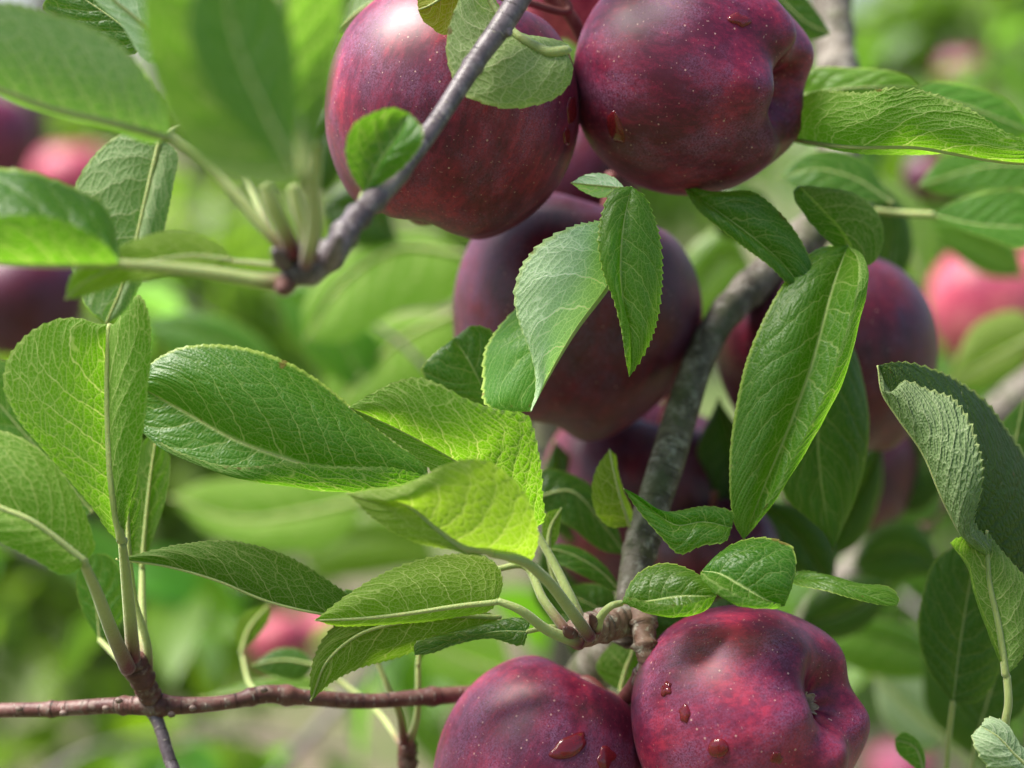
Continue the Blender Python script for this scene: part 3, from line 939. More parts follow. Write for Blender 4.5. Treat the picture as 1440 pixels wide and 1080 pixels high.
leaf(LIMB, .60, [(880, 266, 0), (850, 262, -3), (803, 257, -4)], [(865, 250, 0), (845, 243, -2), (822, 246, -3)], [(865, 274, 0), (845, 279, 0), (820, 270, 0)],
     front='under', white=1.0, bright=2.3, nu=60, tooth=0.3, nv=4, ribw=(4, 2))
leaf(LIMB, .606, [(960, 262, 14), (1010, 298, 4), (1060, 335, 0), (1100, 370, 0), (1136, 417, 0)],
     [(1000, 268, 10), (1060, 268, 4), (1098, 298, 2), (1128, 340, 1), (1143, 382, 1)],
     [(985, 300, 4), (1038, 342, 0), (1078, 374, -2), (1110, 402, -1)], front='top', bulge=(3, 2), bright=0.9, relief=0.3, nv=7, ribw=(3, 1.5), tooth=0.4)
leaf(LIMB, .622, [(1122, 262, 4), (1150, 300, 3), (1178, 335, 0), (1196, 366, 0)],
     [(1132, 268, -12), (1155, 290, -14), (1185, 322, -12), (1199, 350, -6)], [(1150, 262, 12), (1205, 272, 12), (1238, 305, 10), (1242, 345, 8), (1225, 372, 4)],
     Lk=[(1116, 280, -5), (1130, 303, -7), (1160, 336, -6), (1188, 361, -3)], front='top', bulge=(0, 4), bright=0.8, nu=90, nv=6, tooth=0.3, ribw=(4, 2))
leaf(LIMB, .600, [(1192, 345, 14), (1172, 400, 6), (1135, 530, 0), (1105, 610, 0), (1075, 682, 0), (1046, 759, 0)],
     [(1160, 345, 14), (1112, 385, 8), (1078, 440, 4), (1050, 505, 1), (1033, 580, -1), (1025, 650, -2), (1026, 700, -2), (1034, 740, -1)],
     [(1203, 362, 0), (1203, 400, -14), (1189, 460, -15), (1170, 530, -15), (1140, 598, -13), (1104, 664, -9), (1068, 726, -4)], Rk=[(1212, 362, 2), (1217, 400, -9), (1204, 460, -10), (1187, 530, -10), (1153, 600, -9), (1113, 668, -7), (1073, 728, -3)],
     front='top', bulge=(5, 0), bright=1.1, yellow=0.05, relief=0.45, nv=9, ribw=(5, 5), tooth=0.3, label='long bright leaf hanging almost to the lower apple')
leaf(LIMB, .640, [(1190, 470, 8), (1165, 540, 2), (1150, 610, 0), (1155, 680, 0), (1171, 774, 0)],
     [(1150, 520, 6), (1110, 600, 3), (1095, 670, 0), (1105, 700, 0), (1135, 728, 0), (1160, 752, 0)],
     [(1205, 500, 8), (1219, 560, 6), (1222, 610, 5), (1214, 665, 4), (1197, 720, 2), (1180, 755, 0)], front='top', bulge=(2, 3), bright=0.75, nv=8, ribw=(4, 2), tooth=0.3, nu=120)
leaf(LIMB, .70, [(1255, 285, 0), (1200, 250, 0), (1150, 238, 0), (1095, 250, 0)], [(1220, 228, 4), (1170, 212, 4), (1125, 222, 3)], [(1220, 285, -3), (1170, 278, -4), (1125, 268, -3)], front='top', bright=0.9, nu=60, nv=6, tooth=0.3)
leaf(LIMB, .68, [(1060, -40, 0), (1100, 0, 0), (1135, 32, 0), (1168, 48, 0)], [(1110, -25, 0), (1145, 10, 0), (1162, 35, 0)], [(1080, 5, 0), (1110, 40, 0), (1145, 55, 0)], front='top', bright=0.6, nu=60, nv=6, tooth=0.3)
# right-hand ribbed leaves at the top
leaf(LIMB, .585, [(1085, 190, 75), (1125, 197, 52), (1160, 202, 30), (1200, 206, 14), (1300, 208, 0), (1340, 215, -2), (1390, 224, -4), (1450, 229, -8), (1500, 224, -12)],
     [(1100, 150, 65), (1140, 130, 45), (1180, 127, 18), (1215, 129, 6), (1250, 122, -5), (1290, 124, -6), (1330, 138, -8), (1370, 156, -10), (1410, 182, -12), (1460, 205, -12)],
     [(1130, 203, 54), (1160, 209, 34), (1200, 216, 20), (1260, 218, 12), (1318, 216, 10), (1360, 212, 12), (1410, 190, 8), (1450, 205, 0)],
     front='under', bulge=(5, 1), bright=1.0, yellow=0.12, nv=10, ribw=(7, 4), tooth=1.0, relief=0.8, label='strongly ribbed bright leaf at the top right')
leaf(LIMB, .66, [(1100, 140, 10), (1180, 125, 0), (1295, 122, 0)], [(1140, 98, 4), (1200, 94, 2), (1250, 98, 0), (1280, 108, 0)], [(1140, 160, 0), (1200, 160, 0), (1260, 145, 0)],
     front='top', bright=1.3, yellow=0.15, nu=80, nv=6, tooth=0.3)
leaf(LIMB, .70, [(1280, 130, 0), (1360, 150, 0), (1450, 185, 0)], [(1310, 116, 4), (1370, 122, 4), (1415, 140, 3)], [(1300, 160, 0), (1370, 190, 0), (1420, 195, 0)],
     front='top', bright=1.2, nu=80, nv=6, tooth=0.3)
# D group: round the lower fruit
leaf(LIMB, .592, [(1029, 742, 4), (990, 734, 2), (950, 738, 0), (915, 716, 0), (877, 687, -2)],
     [(1031, 722, 6), (1010, 713, 6), (985, 711, 5), (960, 716, 3), (930, 718, 1), (900, 699, 0)], [(1020, 762, 0), (985, 769, -2), (956, 780, -3), (930, 757, -3), (905, 728, -2), (888, 704, -2)],
     front='top', bulge=(2, 2), bright=1.1, nu=120, nv=6, tooth=0.5, ribw=(5, 2))
leaf(LIMB, .625, [(885, 740, 0), (872, 700, -3), (862, 660, -3), (857, 632, 0)], [(860, 742, 0), (840, 725, -2), (832, 690, -3), (840, 655, -2)], [(892, 725, 2), (880, 690, 1), (872, 660, 2), (868, 640, 1)],
     front='under', bright=0.95, yellow=0.45, nu=70, nv=5, tooth=0.4, ribw=(5, 2), label='small yellowing leaf standing up beside the limb')
leaf(LIMB, .570, [(988, 803, 6), (1010, 806, 3), (1040, 822, 0), (1075, 842, 0), (1103, 852, 2)],
     [(1000, 785, 9), (1022, 766, 11), (1050, 755, 11), (1090, 756, 9), (1116, 770, 6), (1120, 795, 3), (1113, 828, 1)],
     [(990, 806, -6), (1012, 820, -10), (1040, 835, -11), (1070, 843, -8), (1092, 848, -2)], Rk=[(991, 818, -3), (1010, 836, -8), (1036, 851, -9), (1070, 856, -7), (1092, 856, -1)], front='top', bulge=(3, 0), bright=1.05, nu=130, nv=6, tooth=0.6, ribw=(4, 2))
leaf(LIMB, .578, [(874, 848, 4), (910, 845, 2), (955, 838, 0), (1008, 838, 0)],
     [(882, 825, 6), (903, 801, 9), (932, 792, 9), (968, 800, 6), (992, 815, 3)], [(890, 843, -6), (915, 848, -9), (960, 849, -9), (992, 842, -4)], Rk=[(885, 856, -2), (915, 868, -6), (960, 870, -6), (996, 856, -2)],
     front='top', bulge=(2, 1), bright=1.0, yellow=0.1, nu=120, nv=6, tooth=0.5, ribw=(4, 2), pet=[(860, 852, 2), (846, 866, 4), (840, 888, 8)], pw=(11, 16), label='low leaf with brown insect-bitten edges on the right apple')
leaf(LIMB, .590, [(1100, 815, 14), (1160, 818, 4), (1210, 834, 0), (1262, 852, 0)], [(1120, 803, 14), (1160, 808, 8), (1205, 820, 6), (1258, 832, 3), (1264, 842, 2)], [(1120, 822, 6), (1160, 827, -1), (1200, 840, -3), (1240, 850, -2)],
     front='top', bulge=(1, 1), bright=1.1, yellow=0.1, nu=110, nv=6, tooth=0.5, ribw=(3, 2))
leaf(LIMB, .66, [(920, 860, 0), (925, 880, 0), (935, 905, 0)], [(905, 870, 0), (915, 900, 0)], [(940, 860, 0), (950, 885, 0)], front='under', nu=40, bright=0.8)
leaf(LIMB, .645, [(872, 972, 0), (880, 940, 0), (890, 912, 0), (885, 885, 4)], [(848, 955, 0), (838, 940, 0), (850, 915, 2), (866, 900, 3)], [(892, 955, 2), (902, 935, 2), (900, 905, 3)],
     front='under', bright=0.75, nu=70, nv=5, tooth=0.2, pet=[(880, 972, -6), (888, 968, -16)], pw=(6, 6))
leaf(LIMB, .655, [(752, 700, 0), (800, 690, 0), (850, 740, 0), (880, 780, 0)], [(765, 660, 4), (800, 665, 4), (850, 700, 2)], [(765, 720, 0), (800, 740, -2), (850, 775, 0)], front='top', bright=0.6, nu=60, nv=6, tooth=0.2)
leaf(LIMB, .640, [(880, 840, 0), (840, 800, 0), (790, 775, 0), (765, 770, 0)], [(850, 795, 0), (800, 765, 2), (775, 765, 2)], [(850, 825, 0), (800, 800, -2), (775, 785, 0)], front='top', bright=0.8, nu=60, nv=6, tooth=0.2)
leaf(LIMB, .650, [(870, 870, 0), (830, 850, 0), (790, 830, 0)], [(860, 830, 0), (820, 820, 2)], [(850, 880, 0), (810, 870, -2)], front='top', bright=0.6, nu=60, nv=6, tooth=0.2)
leaf(LIMB, .620, [(770, 775, 0), (775, 740, 0), (790, 714, 0)], [(762, 750, 0), (768, 722, 0)], [(783, 760, 0), (788, 735, 0)], front='under', bright=1.0, yellow=.2, nu=50, nv=5, tooth=0.2, pet=[(785, 830, 0), (810, 870, -4)])
# E group: the fan of leaves on the spur
leaf(LIMB, .572, [(735, 745, 14), (700, 700, 8), (650, 655, 3), (600, 625, 0), (560, 604, 0), (491, 572, 0)],
     [(763, 735, 10), (764, 690, 4), (762, 655, 0), (755, 620, -3), (742, 584, -5), (700, 576, -8), (645, 556, -10), (615, 540, -10), (588, 532, -9), (555, 538, -7), (520, 555, -4)],
     [(700, 735, 0), (650, 700, -2), (600, 655, -2), (555, 622, -1), (515, 592, 0)], front='under', bulge=(5, 2), bright=1.15, yellow=0.15, nv=9, ribw=(8, 3), tooth=0.7, label='bright yellow-green leaf with an orange tip in the middle')
leaf(LIMB, .545, [(690, 778, 6), (650, 768, 2), (612, 742, 0), (575, 712, 0), (530, 698, 0), (488, 694, 2)],
     [(745, 792, 14), (757, 765, 10), (752, 725, 4), (735, 688, 0), (712, 665, -3), (688, 648, -6), (655, 645, -8), (620, 655, -9), (590, 672, -8), (560, 684, -5), (520, 689, -1)],
     [(660, 775, 4), (610, 770, 0), (565, 755, -3), (530, 733, -3), (503, 708, -1)], front='under', bulge=(6, 3), bright=1.1, yellow=0.5, white=0.1, nv=9, ribw=(13, 3), tooth=0.5,
     pet=[(725, 785, 8), (765, 812, 18), (800, 855, 30), (830, 896, 40)], pw=(15, 22), red=(0.0, 0.3), label='large yellow-lit leaf cupped in front of the others')
leaf(LIMB, .578, [(700, 845, 0), (640, 852, -1), (580, 861, -1), (520, 868, 0), (443, 872, 1)],
     [(707, 822, 3), (702, 798, 6), (680, 783, 7), (640, 780, 7), (580, 790, 6), (535, 808, 4), (490, 835, 3), (460, 857, 2)],
     [(690, 858, 5), (640, 870, 9), (580, 878, 10), (520, 882, 8), (470, 878, 4)], front='under', bulge=(4, 1), bright=1.1, yellow=0.35, nv=9, ribw=(9, 3), tooth=0.7,
     pet=[(728, 856, 0), (770, 886, 4), (818, 905, 8)], pw=(12, 22), red=(0.0, 0.25))
leaf(LIMB, .592, [(704, 868, 2), (640, 866, 0), (570, 874, 0), (500, 895, 0), (460, 930, 0), (437, 986, 2)],
     [(670, 856, 2), (600, 850, 3), (530, 855, 3), (470, 878, 2), (444, 915, 1), (436, 950, 0)],
     [(690, 880, 3), (655, 888, 5), (605, 906, 7), (555, 926, 7), (505, 941, 6), (465, 960, 3)], front='under', bulge=(2, 3), bright=0.72, yellow=0.25, nv=8, ribw=(7, 3), tooth=0.7)
leaf(LIMB, .600, [(540, 870, 0), (500, 855, 0), (443, 850, 0)], [(530, 840, 3), (498, 828, 3), (465, 834, 2)], [(520, 890, 0), (480, 880, 0), (455, 868, 0)], front='top', bright=0.85, nu=80, nv=5, tooth=0.7)
leaf(LIMB, .590, [(500, 868, 4), (450, 862, 1), (380, 846, 0), (300, 814, 0), (230, 795, 0), (163, 786, 0)],
     [(495, 845, 4), (462, 816, 4), (420, 789, 4), (370, 769, 4), (320, 760, 4), (262, 765, 3), (205, 776, 1)], [(480, 866, 9), (420, 850, 11), (350, 828, 11), (270, 800, 9), (205, 786, 4)],
     front='under', bulge=(3, 1), bright=0.62, nv=8, ribw=(4, 3), tooth=0.5, yellow=0.1)
leaf(LIMB, .588, [(742, 888, 0), (700, 888, 0), (650, 898, 0), (583, 921, 0)], [(746, 872, 3), (735, 869, 4), (690, 874, 5), (640, 884, 4), (600, 896, 2), (582, 905, 1)], [(738, 905, -2), (690, 899, -3), (640, 908, -3), (600, 921, -1)],
     front='top', bulge=(1, 1), bright=0.95, white=0.3, nu=100, nv=6, tooth=0.6, pet=[(775, 882, 2), (815, 895, 4)], pw=(8, 12))
leaf(LIMB, .620, [(690, 575, 0), (676, 540, 0), (658, 505, 0), (638, 476, 2)], [(640, 560, -2), (600, 538, -2), (592, 522, -2), (612, 496, -1)], [(700, 545, 3), (700, 500, 4), (692, 466, 4), (665, 458, 3)],
     front='top', bulge=(2, 2), bright=0.85, nu=90, nv=6, tooth=0.4, ribw=(4, 2))
# petioles whose leaves sit behind
leaf(LIMB, .60, [(752, 745, 0), (735, 735, 2), (700, 740, 4), (650, 750, 8)], [(745, 720, 4), (700, 715, 6)], [(735, 760, 0), (700, 765, 4)], front='under', nu=50, bright=0.9,
     pet=[(775, 785, -2), (800, 835, -6), (826, 892, -10)], pw=(12, 19), red=(0, 0.35))
leaf(LIMB, .60, [(700, 800, 0), (670, 790, 3), (620, 800, 6)], [(690, 785, 4), (650, 775, 6)], [(690, 820, 0), (650, 825, 4)], front='under', nu=50, bright=0.9,
     pet=[(735, 795, 0), (765, 845, -6), (795, 885, -12)], pw=(10, 18), red=(0, 0.4))
leaf(LIMB, .592, [(602, 672, 6), (545, 676, 3), (470, 664, 0), (400, 644, 0), (330, 618, 0), (262, 580, 2), (200, 545, 4)],
     [(600, 655, 9), (560, 625, 10), (505, 580, 10), (450, 534, 9), (400, 506, 8), (345, 489, 7), (290, 485, 6), (238, 495, 5), (205, 520, 4)],
     [(600, 664, -4), (555, 653, -12), (500, 654, -13), (440, 652, -13), (400, 652, -12), (345, 656, -10), (280, 645, -6), (225, 620, -2), (197, 590, 2)], Rk=[(592, 682, -4), (550, 691, -9), (480, 692, -10), (400, 684, -9), (340, 673, -8), (280, 650, -5), (225, 622, -2), (197, 590, 2)], front='top', bulge=(6, 0), bright=0.95, nv=10, ribw=(7, 4), tooth=0.5, wave=0.8, relief=0.5, label='broad dark green leaf with sky sheen left of centre')

# ------------------------------------------------------------------ slanting twig in front of the top left apple
TW = empty('twig', P(745, -40, .56), 'smooth grey twig slanting across the top left apple, with its leaf fan', 'branch')
tube('wood', [(765, -60, .565, 36), (735, -10, .562, 34), (708, 32, .558, 33), (672, 82, .553, 29), (628, 150, .545, 27), (585, 212, .535, 27), (545, 262, .525, 30), (510, 298, .515, 33), (487, 325, .508, 36), (470, 352, .503, 38), (445, 372, .50, 44), (415, 385, .498, 38), (400, 392, .497, 22)],
     MAT_TWIG, TW, segs=22, rings=[(0.30, 0.5, 0.01), (0.62, 0.5, 0.02), (0.72, 0.6, 0.012), (0.78, 0.8, 0.012), (0.84, 0.8, 0.012), (0.9, 1.0, 0.014), (0.95, 0.8, 0.012)], rough=0.025, seed=12)
tube('bud', [(700, 40, .560, 14), (714, 46, .556, 17), (718, 50, .555, 4)], MAT_TWIG, TW, segs=10, n=16)
for (x0, y0, x1, y1, wd) in ((466, 372, 478, 330, 24), (405, 375, 385, 352, 26), (440, 372, 425, 345, 24), (404, 398, 395, 408, 28)):
    tube('bud_scar', [(x0, y0, .498, wd), ((x0 + x1) / 2, (y0 + y1) / 2, .494, wd), (x1, y1, .490, wd * 0.45)], MAT_RTWIG if wd == 28 else MAT_TWIG, TW, segs=12, n=20, rough=0.12)
tube('stub', [(415, 360, .495, 26), (398, 320, .492, 24), (382, 285, .490, 25), (374, 262, .489, 22)], MAT_PET, TW, segs=12, n=40, red=(0.1, 0.6), seed=3)
tube('stub', [(438, 365, .492, 24), (428, 320, .488, 20), (418, 285, .486, 19), (412, 262, .485, 16)], MAT_PET, TW, segs=12, n=40, red=(0.1, 0.6), seed=4)
# little leaf on the twig
leaf(TW, .520, [(512, 272, 0), (535, 225, -2), (560, 190, -3), (577, 160, -3)], [(492, 240, -2), (486, 205, -4), (497, 175, -5), (525, 158, -5), (555, 152, -4)], [(545, 252, -3), (575, 222, -7), (592, 195, -9), (592, 180, -8), (582, 166, -5)],
     front='top', bulge=(-2, 2), bright=1.0, nu=90, nv=6, tooth=0.35, ribw=(5, 2), pet=[(505, 295, -2), (492, 322, -6), (480, 350, -12), (470, 372, -18)], pw=(14, 20), red=(-1, -.5))
# leaf lying over the apple with a curled rib
leaf(TW, .568, [(798, 74, -4), (775, 76, -5), (750, 66, -3), (722, 48, 0), (700, 22, 3), (684, -5, 4), (672, -40, 4)],
     [(806, 100, -4), (800, 120, -4), (783, 137, -5), (750, 149, -6), (712, 153, -7), (678, 146, -7), (650, 133, -6), (634, 105, -5), (627, 75, -4), (629, 45, -3), (640, 10, -2), (655, -20, 0)],
     [(800, 62, 0), (785, 55, 2), (760, 50, 4), (735, 47, 6), (712, 22, 8), (695, -8, 7), (680, -35, 6)], front='under', bulge=(4, 1), bright=1.15, yellow=0.25, white=0.5, nv=8, ribw=(15, 7), tooth=0.5, label='rounded leaf with a pale curled rib lying over the top left apple')
leaf(TW, .575, [(655, -30, 0), (625, -5, 0), (600, 10, 0), (588, 14, 0)], [(640, -30, 3), (605, -20, 3), (588, -5, 2)], [(655, 5, 0), (645, 30, 0), (628, 50, 0), (605, 38, 0), (592, 25, 0)], front='under', bright=0.95, yellow=0.8, nu=70, nv=5, tooth=0.5, label='small yellow leaf with brown veins at the top edge')
# leaf fan to the left
leaf(TW, .500, [(238, 192, 0), (195, 180, -2), (150, 169, -3), (70, 150, -4), (0, 124, -5), (-70, 95, -6)],
     [(232, 150, -4), (212, 118, -6), (190, 85, -8), (160, 58, -9), (120, 35, -10), (60, 14, -11), (0, 3, -11), (-50, 20, -10)],
     [(220, 202, 4), (160, 182, 8), (80, 160, 8), (0, 132, 8), (-40, 110, 6)], front='under', bulge=(3, 1), bright=1.0, white=0.45, nv=9, ribw=(12, 6), tooth=0.7,
     pet=[(285, 228, -1), (335, 278, -3), (375, 325, -4), (405, 355, -4)], pw=(15, 22), red=(0, 0.25))
leaf(TW, .425, [(432, 250, 0), (420, 190, 0), (402, 110, -2), (397, 30, -2), (398, -60, 0)],
     [(395, 262, -6), (340, 258, -12), (290, 235, -16), (250, 190, -18), (222, 130, -18), (205, 75, -16), (200, 20, -14), (205, -40, -10)],
     [(440, 215, 8), (460, 160, 14), (475, 90, 18), (485, 20, 18), (480, -40, 14)], front='under', bulge=(-9, -5), bright=0.72, yellow=0.05, white=0.2, nv=7, ribw=(20, 12), tooth=0.6, nu=130,
     pet=[(438, 290, 20), (438, 330, 45), (430, 372, 70)], pw=(22, 24), red=(0.0, 0.4), label='big blurred cupped leaf nearest the lens at the top left')
leaf(TW, .402, [(412, 236, 0), (370, 150, 0), (335, 70, 0), (310, -60, 0)], [(380, 222, 0), (325, 172, 0), (284, 110, 0), (266, 10, 0)], [(420, 180, 2), (418, 90, 2), (395, 0, 2)], front='top', bright=0.85, nu=80, nv=7, tooth=0.5)  # dark leaf added in place of the shadow inside the big leaf
leaf(TW, .46, [(446, 200, 0), (452, 100, 0), (478, 10, 0), (495, -50, 0)], [(435, 130, 3), (415, 60, 3), (430, -20, 3)], [(455, 130, 0), (480, 60, -2), (498, -10, -2)], front='under', bright=0.55, nu=80, nv=6, tooth=0.3,
     pet=[(444, 260, 8), (446, 310, 20), (436, 368, 38)], pw=(17, 20), red=(0, 0.5))
leaf(TW, .55, [(228, 195, 0), (215, 245, 0), (202, 300, 0), (190, 350, 0), (170, 410, 0), (150, 455, 0)],
     [(185, 181, 2), (150, 200, 2), (118, 235, 2), (100, 275, 2), (95, 330, 2), (105, 390, 1), (125, 435, 0)], [(248, 215, -2), (245, 255, -3), (236, 300, -3), (222, 350, -2), (195, 405, 0), (175, 440, 0)],
     front='under', bulge=(2, 3), bright=0.95, white=0.5, nv=7, ribw=(9, 5), tooth=0.3, pet=[(250, 180, 5), (300, 200, -5), (390, 345, -40)], pw=(10, 14))
leaf(TW, .495, [(170, 371, 0), (120, 374, -3), (60, 375, -5), (0, 372, -6), (-70, 360, -8)],
     [(160, 355, -5), (145, 338, -8), (110, 316, -10), (60, 301, -12), (0, 301, -13), (-50, 310, -12)],
     [(166, 345, 6), (160, 315, 10), (143, 288, 12), (115, 272, 14), (80, 256, 15), (40, 242, 15), (0, 237, 15), (-50, 245, 12)], front='under', bulge=(2, 3), bright=0.9, nv=7, tooth=0.7, ribw=(11, 6),
     pet=[(230, 376, 1), (300, 384, 2), (360, 394, 3), (408, 398, 3)], pw=(16, 30), red=(0.0, 0.25))
leaf(TW, .505, [(326, 368, 0), (270, 362, 0), (220, 368, 0), (165, 378, 0), (125, 395, 0), (92, 421, 0)],
     [(318, 352, 2), (285, 334, 4), (242, 324, 6), (205, 330, 6), (165, 345, 5), (125, 362, 3), (97, 388, 1)], [(300, 378, -2), (235, 390, -4), (180, 402, -5), (130, 415, -3), (105, 420, -1)], front='under', bulge=(2, 2), bright=1.15, yellow=0.35, nv=7, tooth=0.4, ribw=(9, 4),
     pet=[(355, 370, -2), (395, 374, -6)], pw=(10, 12), red=(0, 0.2))
leaf(TW, .60, [(205, 60, 0), (150, 20, 0), (90, -20, 0)], [(190, 20, 2), (130, -30, 2)], [(190, 75, 0), (110, 40, 0), (60, 10, 0)], front='top', bright=0.75, nu=60, nv=6, tooth=0.3)
leaf(TW, .54, [(240, 80, 0), (200, 35, 0), (150, -10, 0), (120, -50, 0)], [(225, 20, 3), (190, -20, 3), (160, -45, 2)], [(215, 90, 0), (170, 35, 0), (130, -5, 0)], front='under', white=1.0, bright=1.5, nu=60, nv=6, tooth=0.3, label='pale leaf underside at the top edge behind the blurred leaf')
leaf(TW, .66, [(470, 45, 0), (500, 20, 0), (545, -10, 0)], [(475, 20, 0), (505, -10, 0)], [(490, 45, 0), (530, 20, 0)], front='under', white=1.0, bright=1.4, nu=60, tooth=0.3)

# ------------------------------------------------------------------ level twig at the lower left with its upright shoot
LT = empty('twig', P(-60, 1000, .62), 'reddish brown level twig at the lower left with an upright spur of leaves', 'branch')
tube('wood', [(-80, 1000, .62, 22), (0, 999, .618, 21), (100, 996, .614, 22), (160, 992, .612, 23), (210, 992, .61, 29), (270, 992, .612, 23), (330, 986, .615, 22), (375, 976, .618, 25), (430, 981, .622, 23), (520, 986, .63, 22), (600, 980, .635, 23), (660, 976, .64, 24), (740, 985, .66, 24)],
     MAT_RTWIG, LT, segs=18, rings=[(0.18, 0.5, 0.006), (0.30, 0.6, 0.006), (0.36, 0.8, 0.01), (0.5, 0.5, 0.006), (0.56, 0.9, 0.012), (0.80, 0.7, 0.01)], rough=0.09, seed=21)
tube('spur', [(218, 1000, .612, 30), (208, 972, .607, 28), (200, 955, .604, 34), (192, 938, .602, 40), (186, 926, .600, 34)], MAT_RTWIG, LT, segs=16, rings=[(0.3, 0.8, 0.04), (0.45, 0.8, 0.04), (0.6, 0.8, 0.04)], rough=0.1, seed=22)
tube('side_twig', [(212, 995, .612, 22), (224, 1020, .609, 18), (236, 1060, .605, 18), (258, 1120, .60, 20)], MAT_TWIG, LT, segs=14, rough=0.08, seed=23)
for (x, y, dd) in ((272, 996, .604), (168, 985, .604), (90, 1003, .609), (150, 996, .605), (28, 997, .61), (372, 970, .61), (242, 1005, .604)):
    tube('bud', [(x - 3, y, dd + .002, 7), (x, y, dd, 9), (x + 4, y + 1, dd, 4)], MAT_RTWIG, LT, segs=8, n=8)
leaf(LT, .570, [(172, 765, 4), (158, 680, 0), (153, 600, 0), (152, 520, 0), (154, 456, 0)],
     [(155, 750, 3), (130, 715, 1), (100, 680, -2), (60, 632, -4), (22, 585, -6), (4, 540, -7), (8, 510, -7), (38, 470, -6), (75, 450, -5), (110, 447, -3), (138, 455, -1)],
     [(180, 720, 0), (192, 660, -3), (202, 600, -5), (209, 540, -7), (215, 475, -8), (211, 440, -8), (198, 415, -7), (187, 420, -5), (172, 442, -3), (163, 455, -1)],
     front='under', bulge=(4, 4), bright=1.1, yellow=0.1, nv=8, ribw=(14, 8), tooth=0.7, wave=0.5, slope=0.14, pet=[(176, 800, 8), (181, 850, 16), (188, 928, 28)], pw=(14, 24), red=(0.0, 0.5), label='upright backlit leaf with a notched tip at the left')
leaf(LT, .545, [(118, 792, 0), (80, 760, -2), (40, 732, -4), (0, 715, -5), (-50, 690, -6)],
     [(132, 775, 2), (125, 735, 4), (108, 695, 5), (80, 655, 6), (40, 620, 6), (0, 604, 6), (-40, 600, 5)], [(112, 800, -2), (92, 809, -4), (50, 790, -7), (0, 764, -9), (-40, 745, -8)],
     front='under', bulge=(4, 4), bright=0.95, yellow=0.1, nv=8, ribw=(12, 7), tooth=0.5, pet=[(135, 830, 15), (158, 890, 35), (180, 940, 52)], pw=(16, 28), red=(0.0, 0.6))
leaf(LT, .64, [(130, 720, 0), (60, 640, 0), (0, 570, 0), (-50, 510, 0)], [(130, 660, 0), (75, 575, 0), (0, 505, 0)], [(100, 735, 0), (30, 660, 0), (-30, 600, 0)], front='top', bright=1.0, white=0, nu=80, nv=7, tooth=0.3)
leaf(LT, .625, [(200, 800, 0), (205, 740, 0), (212, 670, 0), (222, 600, 0)], [(178, 780, 0), (175, 700, 0), (185, 640, 0)], [(215, 760, 0), (235, 690, 0), (238, 640, 0)], front='under', bright=0.7, nu=80, nv=6, tooth=0.3,
     pet=[(200, 860, -6), (203, 935, -16)], pw=(10, 18), red=(0, 0.4))
leaf(LT, .60, [(182, 790, 0), (180, 720, 0), (186, 640, 0)], [(165, 760, 0), (165, 690, 0)], [(195, 750, 0), (198, 690, 0)], front='under', bright=0.8, nu=60, nv=6, tooth=0.3, pet=[(188, 840, 0), (208, 915, 2), (208, 945, 4)], pw=(10, 18), red=(0, .3))
leaf(LT, .635, [(140, 900, 0), (135, 850, 0), (120, 780, 0)], [(115, 860, 0), (108, 810, 0)], [(165, 880, 0), (175, 820, 0), (150, 780, 0)], front='top', bright=0.9, nu=60, nv=6, tooth=0.3, pet=[(160, 920, -5), (185, 945, -20)])
# forked spur below the middle
FS = empty('twig', P(572, 1120, .66), 'short forked spur with thin green petioles rising below the middle', 'branch')
tube('wood', [(568, 1130, .66, 24), (573, 1080, .655, 22), (573, 1055, .653, 28), (572, 1035, .652, 20)], MAT_RTWIG, FS, segs=14, rough=0.12, rings=[(.6, .8, .06)], seed=31)
leaf(FS, .64, [(528, 925, 0), (505, 900, 0), (470, 890, 0)], [(520, 905, 0), (490, 885, 0)], [(515, 915, 0), (485, 905, 0)], front='under', nu=40, pet=[(545, 965, 0), (560, 1000, 2), (568, 1045, 8)], pw=(8, 16), red=(0.1, 0.6))
leaf(FS, .64, [(588, 935, 0), (590, 915, 0), (600, 900, 0)], [(583, 915, 0)], [(597, 920, 0)], front='under', nu=40, pet=[(588, 975, 0), (586, 1010, 3), (576, 1045, 8)], pw=(9, 13), red=(0.0, 0.3))
leaf(FS, .70, [(340, 918, 0), (350, 885, 0), (378, 850, 0)], [(330, 895, 0), (340, 865, 0)], [(362, 895, 0), (380, 865, 0)], front='under', bright=0.8, yellow=.3, nu=50, tooth=0.2, pet=[(350, 960, -10), (380, 975, -30)], pw=(6, 8))
leaf(FS, .69, [(442, 935, 0), (400, 928, 0), (354, 935, 0)], [(425, 915, 2), (390, 912, 2)], [(425, 955, 0), (390, 952, 0)], front='top', bright=0.7, nu=50, tooth=0.2, pet=[(480, 960, 0), (530, 1000, -10), (565, 1050, -30)], pw=(8, 10))
leaf(FS, .72, [(470, 975, 0), (380, 970, 0), (280, 980, 0)], [(440, 955, 2), (360, 955, 2)], [(440, 990, 0), (360, 990, 0)], front='top', bright=1.0, yellow=.2, nu=50, tooth=0.2)

